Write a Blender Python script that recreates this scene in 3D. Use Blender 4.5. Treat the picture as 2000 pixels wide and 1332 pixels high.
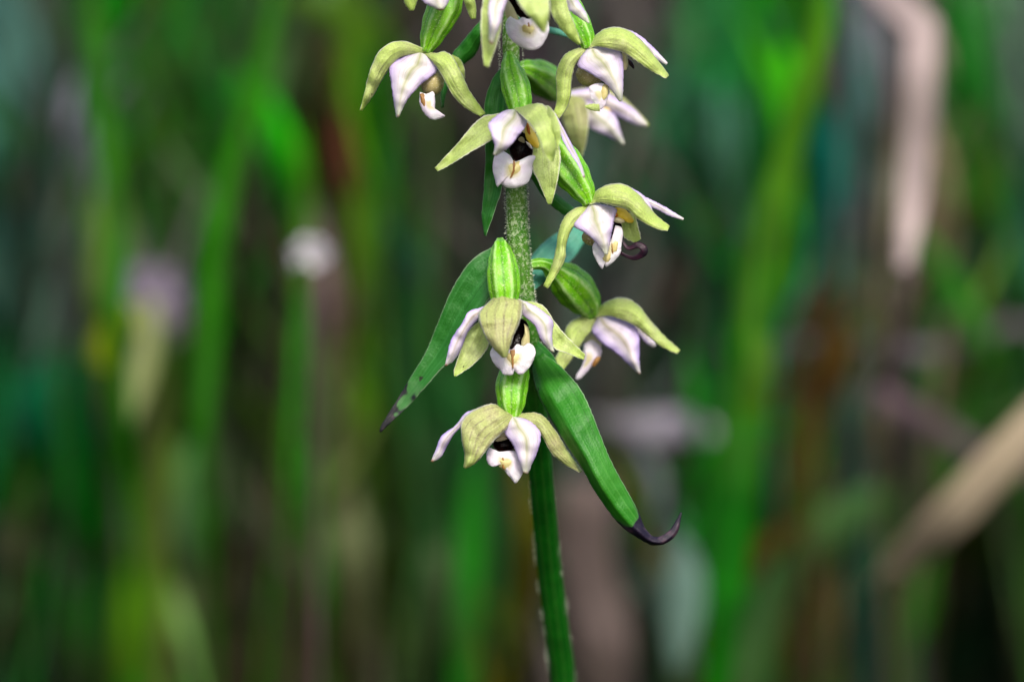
import bpy, math, random
from mathutils import Vector, noise as mnoise
R = math.radians
random.seed(7)
sc = bpy.context.scene
for o in list(bpy.data.objects): bpy.data.objects.remove(o)
col = sc.collection

# ------------------------------------------------------------------ camera
FOCAL, SENS, FD = 150.0, 36.0, 0.45          # mm, mm, metres to the plane of focus
PITCH, HS = R(9.0), 0.25                     # looking slightly down; height of the flower spike centre
fwd = Vector((0, math.cos(PITCH), -math.sin(PITCH)))
right = Vector((1, 0, 0))
up = Vector((0, math.sin(PITCH), math.cos(PITCH)))
CAM = Vector((0, 0, HS)) - fwd * FD
cam_d = bpy.data.cameras.new('camera'); cam = bpy.data.objects.new('camera', cam_d); col.objects.link(cam)
cam_d.lens = FOCAL; cam_d.sensor_width = SENS; cam_d.clip_start = 0.01; cam_d.clip_end = 500
cam.location = CAM; cam.rotation_euler = (R(90) - PITCH, 0, 0)
cam_d.dof.use_dof = True; cam_d.dof.focus_distance = FD - 0.001; cam_d.dof.aperture_fstop = 12.0
cam_d.dof.aperture_blades = 0
sc.camera = cam

# ------------------------------------------------------------------ sky and sun (open shade, soft light)
SUN_EL, SUN_AZ = 47.0, 168.0                 # azimuth from +Y clockwise: high, behind the camera
w = bpy.data.worlds.new('World'); sc.world = w; w.use_nodes = True
nt = w.node_tree
sky = nt.nodes.new('ShaderNodeTexSky'); sky.sky_type = 'NISHITA'; sky.sun_disc = False
sky.sun_elevation = R(SUN_EL); sky.sun_rotation = R(SUN_AZ); sky.dust_density = 4.0; sky.ozone_density = 1.0
nt.links.new(sky.outputs[0], nt.nodes['Background'].inputs[0])
nt.nodes['Background'].inputs[1].default_value = 0.11
sd = bpy.data.lights.new('sun', 'SUN'); sun = bpy.data.objects.new('sun', sd); col.objects.link(sun)
sd.energy = 2.0; sd.angle = R(18); sd.color = (1.0, 0.96, 0.9)
sv = Vector((math.sin(R(SUN_AZ)) * math.cos(R(SUN_EL)), math.cos(R(SUN_AZ)) * math.cos(R(SUN_EL)), math.sin(R(SUN_EL))))
sun.rotation_euler = sv.to_track_quat('Z', 'Y').to_euler()
sun.location = (0, 0, 3)
vs = sc.view_settings
vs.view_transform = 'Standard'; vs.look = 'None'; vs.gamma = 1.0; vs.exposure = 1.0
sc.cycles.use_denoising = True
sc.cycles.max_bounces = 8; sc.cycles.transparent_max_bounces = 4
sc.cycles.sample_clamp_indirect = 4.0

# ------------------------------------------------------------------ helpers
S = FD * SENS / FOCAL / 2000.0               # metres per photo pixel at the plane of focus
def P(x, y, z=0.0):                          # photo pixel + depth towards the camera (same unit)
    D = FD - z * S
    k = S * D / FD
    return CAM + fwd * D + right * ((x - 1000) * k) + up * ((666 - y) * k)
def PD(x, y, D):                             # the same at a distance in metres
    return P(x, y, (FD - D) / S)
def lin(r, g, b):
    f = lambda c: (c / 255 / 12.92) if c <= 10 else ((c / 255 + 0.055) / 1.055) ** 2.4
    return (f(r), f(g), f(b))
def cr(pts, n):                              # Catmull-Rom through points, n samples by length
    pts = [Vector(p) for p in pts]
    if len(pts) == 2: return [pts[0].lerp(pts[1], i / (n - 1)) for i in range(n)]
    q = [pts[0] * 2 - pts[1]] + pts + [pts[-1] * 2 - pts[-2]]
    d = []
    for i in range(1, len(q) - 2):
        a, b, c_, e = q[i - 1], q[i], q[i + 1], q[i + 2]
        for k in range(12):
            t = k / 12
            d.append(0.5 * ((2 * b) + (c_ - a) * t + (2 * a - 5 * b + 4 * c_ - e) * t * t + (3 * b - a - 3 * c_ + e) * t ** 3))
    d.append(pts[-1])
    L = [0]
    for i in range(1, len(d)): L.append(L[-1] + (d[i] - d[i - 1]).length)
    out = []; j = 0
    for i in range(n):
        s = L[-1] * i / (n - 1)
        while j < len(L) - 2 and L[j + 1] < s: j += 1
        seg = max(L[j + 1] - L[j], 1e-12)
        out.append(d[j].lerp(d[j + 1], min(1, max(0, (s - L[j]) / seg))))
    return out
def lerpl(lst, t):                           # piecewise-linear with smoothing over a list of numbers
    if not isinstance(lst, (list, tuple)): return lst
    f = t * (len(lst) - 1); i = min(int(f), len(lst) - 2); u = f - i
    u = u * u * (3 - 2 * u)
    return lst[i] * (1 - u) + lst[i + 1] * u
def obj(name, verts, faces, mats, parent=None, uvs=None, midx=None, smooth=True, cols=None):
    me = bpy.data.meshes.new(name); me.from_pydata([tuple(v) for v in verts], [], faces)
    for m in (mats if isinstance(mats, (list, tuple)) else [mats]): me.materials.append(m)
    if midx: me.polygons.foreach_set('material_index', midx)
    me.polygons.foreach_set('use_smooth', [smooth] * len(faces))
    if uvs:
        l = me.uv_layers.new(name='UVMap'); buf = []
        for p in me.polygons:
            for vi in p.vertices: buf += uvs[vi]
        l.data.foreach_set('uv', buf)
    if cols:
        a = me.color_attributes.new('leaf_colour', 'FLOAT_COLOR', 'POINT'); buf = []
        for c_ in cols: buf += [*c_, 1]
        a.data.foreach_set('color', buf)
    me.update()
    o = bpy.data.objects.new(name, me); col.objects.link(o)
    if parent:
        o.parent = parent; o.matrix_parent_inverse = parent.matrix_basis.inverted()
    return o
def tag(o, label, cat, group=None, kind=None):
    if label: o['label'] = label
    if cat: o['category'] = cat
    if group: o['group'] = group
    if kind: o['kind'] = kind
    return o
def empty(name, loc, parent=None):
    o = bpy.data.objects.new(name, None); col.objects.link(o); o.location = loc; o.empty_display_size = 0.005
    if parent:
        o.parent = parent; o.matrix_parent_inverse = parent.matrix_basis.inverted()
    return o

# ------------------------------------------------------------------ materials
class NT:
    def __init__(s, name):
        s.m = bpy.data.materials.new(name); s.m.use_nodes = True; s.t = s.m.node_tree
        s.b = s.t.nodes['Principled BSDF']; s.out = s.t.nodes['Material Output']
    def n(s, ty, **kw):
        x = s.t.nodes.new(ty)
        for k, v in kw.items(): setattr(x, k, v)
        return x
    def l(s, a, b): s.t.links.new(a, b)
    def val(s, op, a, b=None):
        x = s.n('ShaderNodeMath', operation=op)
        for i, q in enumerate((a, b)):
            if q is None: continue
            if isinstance(q, (int, float)): x.inputs[i].default_value = q
            else: s.l(q, x.inputs[i])
        return x.outputs[0]
    def ramp(s, f, stops):
        r = s.n('ShaderNodeValToRGB'); e = r.color_ramp.elements
        while len(e) < len(stops): e.new(0.5)
        for el, (p, c_) in zip(e, stops):
            el.position = p; el.color = (*c_, 1) if len(c_) == 3 else c_
        s.l(f, r.inputs[0]); return r.outputs[0]
    def mix(s, f, a, b, mode='MIX'):
        x = s.n('ShaderNodeMix', data_type='RGBA', blend_type=mode)
        for i, q in ((0, f), (6, a), (7, b)):
            if isinstance(q, (int, float)): x.inputs[i].default_value = q
            elif isinstance(q, tuple): x.inputs[i].default_value = (*q, 1)
            else: s.l(q, x.inputs[i])
        return x.outputs[2]
    def noise(s, scale, detail=2, coord=None):
        if coord is None: coord = s.n('ShaderNodeTexCoord').outputs['Object']
        x = s.n('ShaderNodeTexNoise'); x.inputs['Scale'].default_value = scale; x.inputs['Detail'].default_value = detail
        s.l(coord, x.inputs['Vector']); return x.outputs[0]
    def bump(s, h, strength, dist):
        b = s.n('ShaderNodeBump'); b.inputs['Strength'].default_value = strength; b.inputs['Distance'].default_value = dist
        s.l(h, b.inputs['Height']); s.l(b.outputs[0], s.b.inputs['Normal']); return b
    def finish(s, colour, rough=0.5, spec=0.3, transl=0.0, tcol=None):
        if isinstance(colour, tuple): s.b.inputs['Base Color'].default_value = (*colour, 1)
        else: s.l(colour, s.b.inputs['Base Color'])
        s.b.inputs['Roughness'].default_value = rough
        s.b.inputs['Specular IOR Level'].default_value = spec
        if transl:
            tr = s.n('ShaderNodeBsdfTranslucent'); mx = s.n('ShaderNodeMixShader'); mx.inputs[0].default_value = transl
            if isinstance(colour, tuple): tr.inputs[0].default_value = (*colour, 1)
            else: s.l(colour, tr.inputs[0])
            s.l(s.b.outputs[0], mx.inputs[1]); s.l(tr.outputs[0], mx.inputs[2]); s.l(mx.outputs[0], s.out.inputs[0])
        return s.m
def uv_parts(n):
    t = n.n('ShaderNodeUVMap'); sx = n.n('ShaderNodeSeparateXYZ'); n.l(t.outputs[0], sx.inputs[0])
    return sx.outputs[0], sx.outputs[1]

def vein_lines(n, u, v, count, wid=0.10, wob=1.1, brk=0.1):
    w_ = n.noise(260, 2)
    f = n.val('FRACT', n.val('ADD', n.val('MULTIPLY', u, count), n.val('MULTIPLY', w_, wob)))
    d = n.val('ABSOLUTE', n.val('SUBTRACT', f, 0.5))
    ln = n.ramp(d, [(0.0, (1,) * 3), (wid, (0,) * 3)])
    return n.val('MULTIPLY', n.val('MULTIPLY', ln, n.ramp(n.noise(900, 1), [(0.35, (brk,) * 3), (0.6, (1,) * 3)])), n.ramp(v, [(0.0, (1,) * 3), (0.5, (0.9,) * 3), (0.9, (0,) * 3)]))
def mat_sepal(name, base, tip, tinge, veins=0.35, edge=(0.72, 0.70, 0.62)):
    n = NT(name); u, v = uv_parts(n)
    c_ = n.ramp(v, [(0.0, base), (0.55, base), (1.0, tip)])
    big = n.noise(420, 3); c_ = n.mix(n.ramp(big, [(0.45, (0, 0, 0)), (0.7, (0.6,) * 3)]), c_, tinge)
    # lengthwise veins
    comb = n.n('ShaderNodeCombineXYZ'); n.l(n.val('MULTIPLY', u, 9.0), comb.inputs[0]); n.l(n.val('MULTIPLY', v, 1.1), comb.inputs[1])
    vn = n.noise(1.0, 2, comb.outputs[0])
    c_ = n.mix(n.ramp(vn, [(0.52, (0, 0, 0)), (0.66, (veins,) * 3)]), c_, tuple(x * 0.55 for x in tinge))
    c_ = n.mix(n.val('MULTIPLY', vein_lines(n, u, v, 5.0), veins * 1.3), c_, tuple(x * 0.42 for x in tinge))
    gr = n.noise(5200, 2)
    c_ = n.mix(n.ramp(gr, [(0.40, (0.0,) * 3), (0.65, (0.35,) * 3)]), c_, tuple(min(1, x * 1.5 + 0.05) for x in base))
    ae = n.val('ABSOLUTE', n.val('SUBTRACT', u, 0.5))
    c_ = n.mix(n.ramp(ae, [(0.44, (0, 0, 0)), (0.49, (0.85,) * 3)]), c_, edge)
    sp = n.noise(900, 1); c_ = n.mix(n.ramp(sp, [(0.775, (0, 0, 0)), (0.79, (0.85,) * 3)]), c_, (0.03, 0.025, 0.01))
    n.bump(n.val('ADD', gr, n.val('MULTIPLY', vn, 2.2)), 0.7, 0.00014)
    return n.finish(c_, 0.40, 0.4, 0.38)
def mat_petal(name, white, lilac, rib, tipc):
    n = NT(name); u, v = uv_parts(n)
    ae = n.val('ABSOLUTE', n.val('SUBTRACT', u, 0.5))
    wob = n.noise(500, 2)
    ew = n.val('ADD', ae, n.val('MULTIPLY', n.val('SUBTRACT', wob, 0.5), 0.35))
    c_ = n.mix(n.ramp(ew, [(0.18, (0,) * 3), (0.5, (1,) * 3)]), white, lilac)
    inv = n.val('SUBTRACT', 1.0, v)
    m1 = n.ramp(ae, [(0.0, (0.95,) * 3), (0.035, (0.65,) * 3), (0.10, (0.14,) * 3), (0.26, (0,) * 3)])
    c_ = n.mix(n.val('MULTIPLY', m1, n.ramp(v, [(0.0, (1,) * 3), (0.55, (0.8,) * 3), (1.0, (0.3,) * 3)])), c_, rib)
    comb = n.n('ShaderNodeCombineXYZ'); n.l(n.val('MULTIPLY', u, 14.0), comb.inputs[0]); n.l(n.val('MULTIPLY', v, 1.3), comb.inputs[1])
    vn = n.noise(1.0, 2, comb.outputs[0])
    c_ = n.mix(n.ramp(vn, [(0.55, (0,) * 3), (0.7, (0.28,) * 3)]), c_, rib)
    c_ = n.mix(n.val('MULTIPLY', vein_lines(n, u, v, 7.0, 0.09), 0.45), c_, tuple(x * 0.8 for x in rib))
    c_ = n.mix(n.ramp(v, [(0.0, (0.55,) * 3), (0.14, (0,) * 3), (0.8, (0,) * 3), (0.95, (0.55,) * 3)]), c_, tipc)
    gr = n.noise(5200, 2)
    n.bump(n.val('ADD', gr, vn), 0.4, 0.0001)
    br = n.noise(600, 1)
    c_ = n.mix(n.val('MULTIPLY', n.ramp(v, [(0.955, (0,) * 3), (0.99, (1,) * 3)]), n.ramp(br, [(0.45, (0,) * 3), (0.55, (0.9,) * 3)])), c_, lin(150, 95, 45))
    return n.finish(c_, 0.5, 0.3, 0.38)
def mat_plain(name, c1, c2, scale=900, rough=0.45, spec=0.3, transl=0.1, bump=0.3, sparkle=None, coat=0):
    n = NT(name); a = n.noise(scale, 3)
    c_ = n.mix(n.ramp(a, [(0.35, (0,) * 3), (0.65, (1,) * 3)]), c1, c2)
    g = n.noise(5500, 2)
    if sparkle: c_ = n.mix(n.ramp(g, [(0.56, (0,) * 3), (0.66, (0.8,) * 3)]), c_, sparkle)
    n.bump(n.val('ADD', g, a), bump, 0.0001)
    if coat: n.b.inputs['Coat Weight'].default_value = coat; n.b.inputs['Coat Roughness'].default_value = 0.08
    return n.finish(c_, rough, spec, transl)
def mat_ovary(name, c1, c2, rib):
    n = NT(name); u, v = uv_parts(n)
    f = n.val('FRACT', n.val('MULTIPLY', u, 6.0)); d = n.val('ABSOLUTE', n.val('SUBTRACT', f, 0.5))   # 0.5 at the ribs
    a = n.noise(700, 3)
    c_ = n.mix(n.ramp(a, [(0.35, (0,) * 3), (0.65, (1,) * 3)]), c1, c2)
    c_ = n.mix(n.ramp(d, [(0.0, (0.75,) * 3), (0.14, (0.0,) * 3)]), c_, tuple(x * 0.5 for x in c1))
    wv = n.noise(1500, 2)
    c_ = n.mix(n.val('MULTIPLY', n.ramp(d, [(0.34, (0,) * 3), (0.46, (1,) * 3)]), n.ramp(wv, [(0.3, (0.2,) * 3), (0.6, (1,) * 3)])), c_, rib)
    g = n.noise(5200, 2); c_ = n.mix(n.ramp(g, [(0.58, (0,) * 3), (0.68, (0.6,) * 3)]), c_, lin(185, 205, 140))
    n.bump(n.val('ADD', g, a), 0.45, 0.00012)
    return n.finish(c_, 0.42, 0.4, 0.12)
def mat_leaf(name, c1, c2, vein, dead=None, deadv=0.9, spots=True, vscale=10.0):
    n = NT(name); u, v = uv_parts(n)
    a = n.noise(160, 3)
    c_ = n.mix(n.ramp(a, [(0.35, (0,) * 3), (0.65, (1,) * 3)]), c1, c2)
    comb = n.n('ShaderNodeCombineXYZ'); n.l(n.val('MULTIPLY', u, vscale), comb.inputs[0]); n.l(n.val('MULTIPLY', v, 0.8), comb.inputs[1])
    vn = n.noise(1.0, 2, comb.outputs[0])
    c_ = n.mix(n.ramp(vn, [(0.5, (0,) * 3), (0.68, (0.55,) * 3)]), c_, vein)
    c_ = n.mix(n.ramp(vn, [(0.30, (0.5,) * 3), (0.42, (0,) * 3)]), c_, tuple(x * 0.55 for x in c1))
    ae = n.val('ABSOLUTE', n.val('SUBTRACT', u, 0.5))
    c_ = n.mix(n.ramp(ae, [(0.465, (0,) * 3), (0.5, (0.6,) * 3)]), c_, lin(150, 170, 140))
    c_ = n.mix(n.val('MULTIPLY', vein_lines(n, u, v, 8.0, 0.14, 0.25, 0.6), 0.4), c_, vein)
    if spots:
        sp = n.noise(520, 2); c_ = n.mix(n.ramp(sp, [(0.735, (0,) * 3), (0.75, (0.9,) * 3)]), c_, (0.02, 0.015, 0.01))
    if dead:
        wob = n.noise(330, 2)
        f = n.val('ADD', v, n.val('MULTIPLY', n.val('SUBTRACT', wob, 0.5), 0.55))
        edge = n.val('MULTIPLY', n.val('POWER', n.val('MULTIPLY', ae, 2.0), 3.0), 0.06)
        f = n.val('ADD', f, edge)
        dc = n.mix(n.ramp(n.noise(700, 3), [(0.54, (0,) * 3), (0.75, (1,) * 3)]), dead, lin(92, 70, 82))
        c_ = n.mix(n.ramp(f, [(deadv - 0.10, (0,) * 3), (deadv - 0.01, (0.5,) * 3)]), c_, lin(70, 104, 62))
        c_ = n.mix(n.ramp(f, [(deadv - 0.012, (0,) * 3), (deadv + 0.012, (1,) * 3)]), c_, dc)
    g = n.noise(4200, 2)
    n.bump(n.val('ADD', n.val('MULTIPLY', g, 0.6), vn), 0.5, 0.00022)
    return n.finish(c_, 0.48, 0.3, 0.18)

M = {}
M['sepal'] = mat_sepal('sepal_green', lin(182, 202, 108), lin(188, 212, 100), lin(204, 204, 156))
M['sepal_brown'] = mat_sepal('sepal_olive', lin(176, 184, 114), lin(178, 198, 104), lin(174, 158, 128), 0.8)
M['sepal_in'] = mat_sepal('sepal_inside', lin(182, 200, 116), lin(184, 208, 100), lin(204, 208, 156), 0.3)
M['petal'] = mat_petal('petal_white', lin(230, 223, 226), lin(208, 190, 230), lin(158, 164, 100), lin(215, 225, 190))
M['petal_lilac'] = mat_petal('petal_lilac', lin(226, 216, 230), lin(196, 176, 232), lin(168, 158, 120), lin(228, 228, 212))
M['lip'] = mat_plain('lip_white', (0.80, 0.78, 0.79), lin(226, 214, 228), 700, 0.45, 0.3, 0.25)
def mat_lip(name):
    n = NT(name); u, v = uv_parts(n)
    a = n.noise(700, 3); w_ = n.noise(420, 2)
    c_ = n.mix(n.ramp(a, [(0.35, (0,) * 3), (0.65, (1,) * 3)]), (0.80, 0.78, 0.79), lin(228, 216, 230))
    f = n.val('ADD', u, n.val('MULTIPLY', n.val('SUBTRACT', w_, 0.5), 0.5))
    c_ = n.mix(n.ramp(f, [(0.22, (0.85,) * 3), (0.5, (0,) * 3)]), c_, lin(196, 188, 128))
    g = n.noise(5500, 2); n.bump(n.val('ADD', g, n.val('MULTIPLY', a, 2.0)), 0.4, 0.00015)
    return n.finish(c_, 0.42, 0.4, 0.25)
M['lip'] = mat_lip('lip_white')
M['boss'] = mat_plain('lip_boss_olive', lin(206, 198, 140), lin(172, 154, 90), 600)
M['seam'] = mat_plain('lip_seam_brown', lin(120, 80, 36), lin(150, 112, 60), 900)
M['cup'] = mat_plain('lip_cup_olive', lin(172, 160, 108), lin(146, 132, 80), 700, sparkle=lin(200, 190, 160))
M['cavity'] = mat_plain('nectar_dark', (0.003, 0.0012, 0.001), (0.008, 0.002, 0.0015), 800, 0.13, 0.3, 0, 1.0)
M['column'] = mat_plain('column_yellow', lin(255, 224, 64), lin(255, 236, 130), 600, 0.4, 0.3, 0.35)
M['column_pale'] = mat_plain('column_beige', lin(206, 198, 160), lin(190, 182, 130), 600)
M['anther'] = mat_plain('anther_orange', lin(176, 84, 16), lin(206, 130, 40), 900)
M['withered'] = mat_plain('withered_purple', (0.006, 0.002, 0.007), lin(46, 16, 34), 1500, 0.5, 0.3, 0, 0.6)
M['ovary'] = mat_ovary('ovary_green', lin(88, 164, 6), lin(122, 188, 26), lin(166, 208, 122))
M['ovary_dark'] = mat_ovary('ovary_back_green', lin(84, 156, 14), lin(110, 178, 24), lin(140, 192, 96))
M['leaf_left'] = mat_leaf('leaf_left', lin(30, 98, 22), lin(46, 114, 42), lin(60, 126, 58), (0.006, 0.006, 0.008), 0.82)
M['leaf_right'] = mat_leaf('leaf_right', lin(28, 106, 8), lin(48, 120, 28), lin(74, 140, 52), (0.010, 0.006, 0.018), 0.77, vscale=8.0)
M['bract'] = mat_leaf('bract_dark', lin(20, 92, 14), lin(34, 108, 22), lin(70, 132, 52))
M['bract_mid'] = mat_leaf('bract_mid', lin(42, 116, 26), lin(60, 132, 40), lin(86, 146, 70))
M['bract_blue'] = mat_leaf('bract_bluish', lin(84, 160, 132), lin(100, 170, 146), lin(116, 178, 156), spots=False)

def mat_stem():
    n = NT('stem_green'); u, v = uv_parts(n)
    a = n.noise(420, 3)
    upc = n.mix(n.ramp(a, [(0.35, (0,) * 3), (0.65, (1,) * 3)]), lin(96, 138, 40), lin(62, 116, 20))
    loc = n.mix(n.ramp(a, [(0.35, (0,) * 3), (0.65, (1,) * 3)]), lin(2, 74, 2), lin(10, 92, 6))
    c_ = n.mix(n.ramp(v, [(0.14, (0,) * 3), (0.25, (1,) * 3)]), upc, loc)
    fu = n.val('ABSOLUTE', n.val('SUBTRACT', n.val('FRACT', n.val('MULTIPLY', u, 9.0)), 0.5))
    c_ = n.mix(n.ramp(fu, [(0.30, (0,) * 3), (0.5, (0.16,) * 3)]), c_, lin(92, 140, 60))
    g = n.noise(2600, 2)
    pale = n.mix(n.ramp(g, [(0.50, (0,) * 3), (0.64, (0.85,) * 3)]), c_, lin(186, 200, 160))
    c_ = n.mix(n.ramp(v, [(0.16, (0.8,) * 3), (0.23, (0.0,) * 3)]), c_, pale)
    n.bump(g, 0.6, 0.0002)
    return n.finish(c_, 0.5, 0.3, 0.05)
M['stem'] = mat_stem()
n = NT('stem_hair_white'); M['hair'] = n.finish(lin(205, 212, 190), 0.5, 0.3, 0.3)

n = NT('background_leaves')
a = n.n('ShaderNodeAttribute'); a.attribute_name = 'leaf_colour'
g = n.noise(75, 4)
g2 = n.noise(28, 3)
bc = n.mix(0.9, a.outputs[0], n.ramp(g, [(0.28, (0.25,) * 3), (0.5, (0.7,) * 3), (0.7, (1.2,) * 3)]), 'MULTIPLY')
bc = n.mix(n.ramp(g2, [(0.5, (0,) * 3), (0.7, (0.3,) * 3)]), bc, lin(72, 74, 40))
M['bgleaf'] = n.finish(bc, 0.6, 0.08, 0.3)
n = NT('background_petals'); a = n.n('ShaderNodeAttribute'); a.attribute_name = 'leaf_colour'
M['bgpetal'] = n.finish(a.outputs[0], 0.6, 0.1, 0.3)
# soil
n = NT('soil'); t = n.n('ShaderNodeTexCoord').outputs['Object']
g1 = n.noise(9, 5, t); g2 = n.noise(60, 4, t)
c_ = n.mix(n.ramp(g2, [(0.35, (0,) * 3), (0.7, (1,) * 3)]), (0.003, 0.002, 0.0015), (0.008, 0.006, 0.004))  # dark humus, coloured blacker still so gaps between plants look deeply shaded
far = n.mix(n.ramp(g1, [(0.4, (0,) * 3), (0.6, (1,) * 3)]), (0.02, 0.05, 0.014), (0.05, 0.05, 0.04))
geo = n.n('ShaderNodeSeparateXYZ'); n.l(t, geo.inputs[0])
c_ = n.mix(n.ramp(n.val('DIVIDE', geo.outputs[1], 10.0), [(0.35, (0,) * 3), (0.6, (1,) * 3)]), c_, far)
n.bump(g2, 0.8, 0.02)
M['soil'] = n.finish(c_, 0.95, 0.02)

# ------------------------------------------------------------------ ground
def ground_z(x, y):
    d = math.hypot(x, y - 1.0)
    pit = -0.16 * math.exp(-(((x - 0.17) / 0.10) ** 4 + ((y - 0.95) / 0.16) ** 4))
    return (mnoise.noise(Vector((x * 2.1, y * 2.1, 3.3))) * 0.03 + mnoise.noise(Vector((x * 7, y * 7, 1.3))) * 0.012) * max(0.0, 1 - d / 9) + pit
gx = [-200, -60, -20, -8] + [-4 + i * 0.1 for i in range(40)] + [i * 0.025 for i in range(17)] + [0.5 + i * 0.1 for i in range(36)] + [8, 20, 60, 200]
gy = [-200, -60, -20, -6] + [-2 + i * 0.1 for i in range(26)] + [0.6 + i * 0.025 for i in range(28)] + [1.3 + i * 0.1 for i in range(58)] + [9, 12, 20, 60, 200]
gv = [(x, y, ground_z(x, y)) for y in gy for x in gx]
W = len(gx)
gf = [(j * W + i, j * W + i + 1, (j + 1) * W + i + 1, (j + 1) * W + i) for j in range(len(gy) - 1) for i in range(W - 1)]
tag(obj('ground', gv, gf, M['soil']), 'dark soil of the meadow floor under the grass', None, kind='structure')

# ------------------------------------------------------------------ organ builders
def jit(v, s, k): return mnoise.noise(Vector((v.x * s + k, v.y * s - k * 1.7, v.z * s + k * 0.3)))
KK = [0.0]
def petal(name, parent, L, Rr, z, bulge=10, tilt=0, front='sepal', back=None, th=2.6, keel=0.35, nu=15, nv=44, curl=0.0, rough=1.5, wave=7.0, ridge=0.0):
    """sheet between two edge lines (photo px); z = depth list along, tilt = depth list of right minus left edge"""
    KK[0] += 3.17; k = KK[0]
    l = cr([(x, y, 0) for x, y in L], nv); r = cr([(x, y, 0) for x, y in Rr], nv)
    G = []
    for j in range(nv):
        t = j / (nv - 1); row = []
        wdt = (r[j] - l[j]).length
        b = lerpl(bulge, t) * min(1.0, wdt / 25.0 + 0.1)
        zz = lerpl(z, t); tl = lerpl(tilt, t)
        for i in range(nu):
            u = -1 + 2 * i / (nu - 1)
            q = l[j].lerp(r[j], (u + 1) / 2)
            pr = (1 - keel) * (1 - u * u) + keel * (1 - abs(u - ridge) / (1 - ridge if u > ridge else 1 + ridge)) - curl * (u ** 4)
            e = abs(u) ** 6
            q = Vector((q.x, q.y, zz + tl * u / 2 + b * pr))
            nx = mnoise.noise(Vector((q.x * 0.45 + k, q.y * 0.45, k))) * rough * e * min(1, wdt / 12)
            ny = mnoise.noise(Vector((q.x * 0.45, q.y * 0.45 + k, -k))) * rough * e * min(1, wdt / 12)
            nz = mnoise.noise(Vector((q.x * 0.05 + k, q.y * 0.05, k * 0.5))) * wave * min(1, wdt / 20)
            row.append(Vector((q.x + nx, q.y + ny, q.z + nz)))
        G.append(row)
    V, UV, F, MI = [], [], [], []
    def nrm(j, i):
        a = G[min(j + 1, nv - 1)][i] - G[max(j - 1, 0)][i]; b = G[j][min(i + 1, nu - 1)] - G[j][max(i - 1, 0)]
        c_ = b.cross(a)
        if c_.length < 1e-9: return Vector((0, 0, 1))
        c_.normalize()
        return c_ if c_.z > 0 else -c_
    for side in (0, 1):
        for j in range(nv):
            for i in range(nu):
                u = -1 + 2 * i / (nu - 1)
                h = th * 0.5 * max(0.18, (1 - abs(u) ** 4)) * (1 if side == 0 else -1)
                q = G[j][i] + nrm(j, i) * h
                V.append(P(q.x, q.y, q.z)); UV.append((i / (nu - 1), j / (nv - 1)))
    o2 = nu * nv
    for j in range(nv - 1):
        for i in range(nu - 1):
            a = j * nu + i
            F.append((a, a + nu, a + nu + 1, a + 1)); MI.append(0)
            F.append((o2 + a, o2 + a + 1, o2 + a + nu + 1, o2 + a + nu)); MI.append(1)
    for j in range(nv - 1):
        for i in (0, nu - 1):
            a = j * nu + i
            f = (a, o2 + a, o2 + a + nu, a + nu); F.append(f if i == 0 else f[::-1]); MI.append(1)
    for j in (0, nv - 1):
        for i in range(nu - 1):
            a = j * nu + i
            f = (a, a + 1, o2 + a + 1, o2 + a); F.append(f if j == 0 else f[::-1]); MI.append(1)
    return obj(name, V, F, [M[front], M[back or front]], parent, UV, MI)

def tube(name, parent, pts, rad, mat, ribs=0, amp=0.0, n=20, m=26, flat=1.0):
    """pts = (x, y, z) photo px centreline; rad = radius list"""
    c_ = cr(pts, m); V, UV, F = [], [], []
    for j in range(m):
        t = j / (m - 1); d = (c_[min(j + 1, m - 1)] - c_[max(j - 1, 0)]).normalized()
        a = d.cross(Vector((0, 0, 1))); a.normalize(); b = d.cross(a)
        r = lerpl(rad, t)
        for i in range(n):
            th = 2 * math.pi * i / n
            rr = r * (1 + amp * math.cos(ribs * th)) if ribs else r
            q = c_[j] + a * (math.cos(th) * rr) + b * (math.sin(th) * rr * flat)
            V.append(P(q.x, q.y, q.z)); UV.append((i / n, t))
    for j in range(m - 1):
        for i in range(n):
            F.append((j * n + i, j * n + (i + 1) % n, (j + 1) * n + (i + 1) % n, (j + 1) * n + i))
    s = len(V); V += [P(*c_[0]), P(*c_[-1])]; UV += [(0, 0), (0, 1)]
    for i in range(n):
        F.append((s, (i + 1) % n, i)); F.append((s + 1, (m - 1) * n + i, (m - 1) * n + (i + 1) % n))
    return obj(name, V, F, M[mat] if isinstance(mat, str) else mat, parent, UV)

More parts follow.
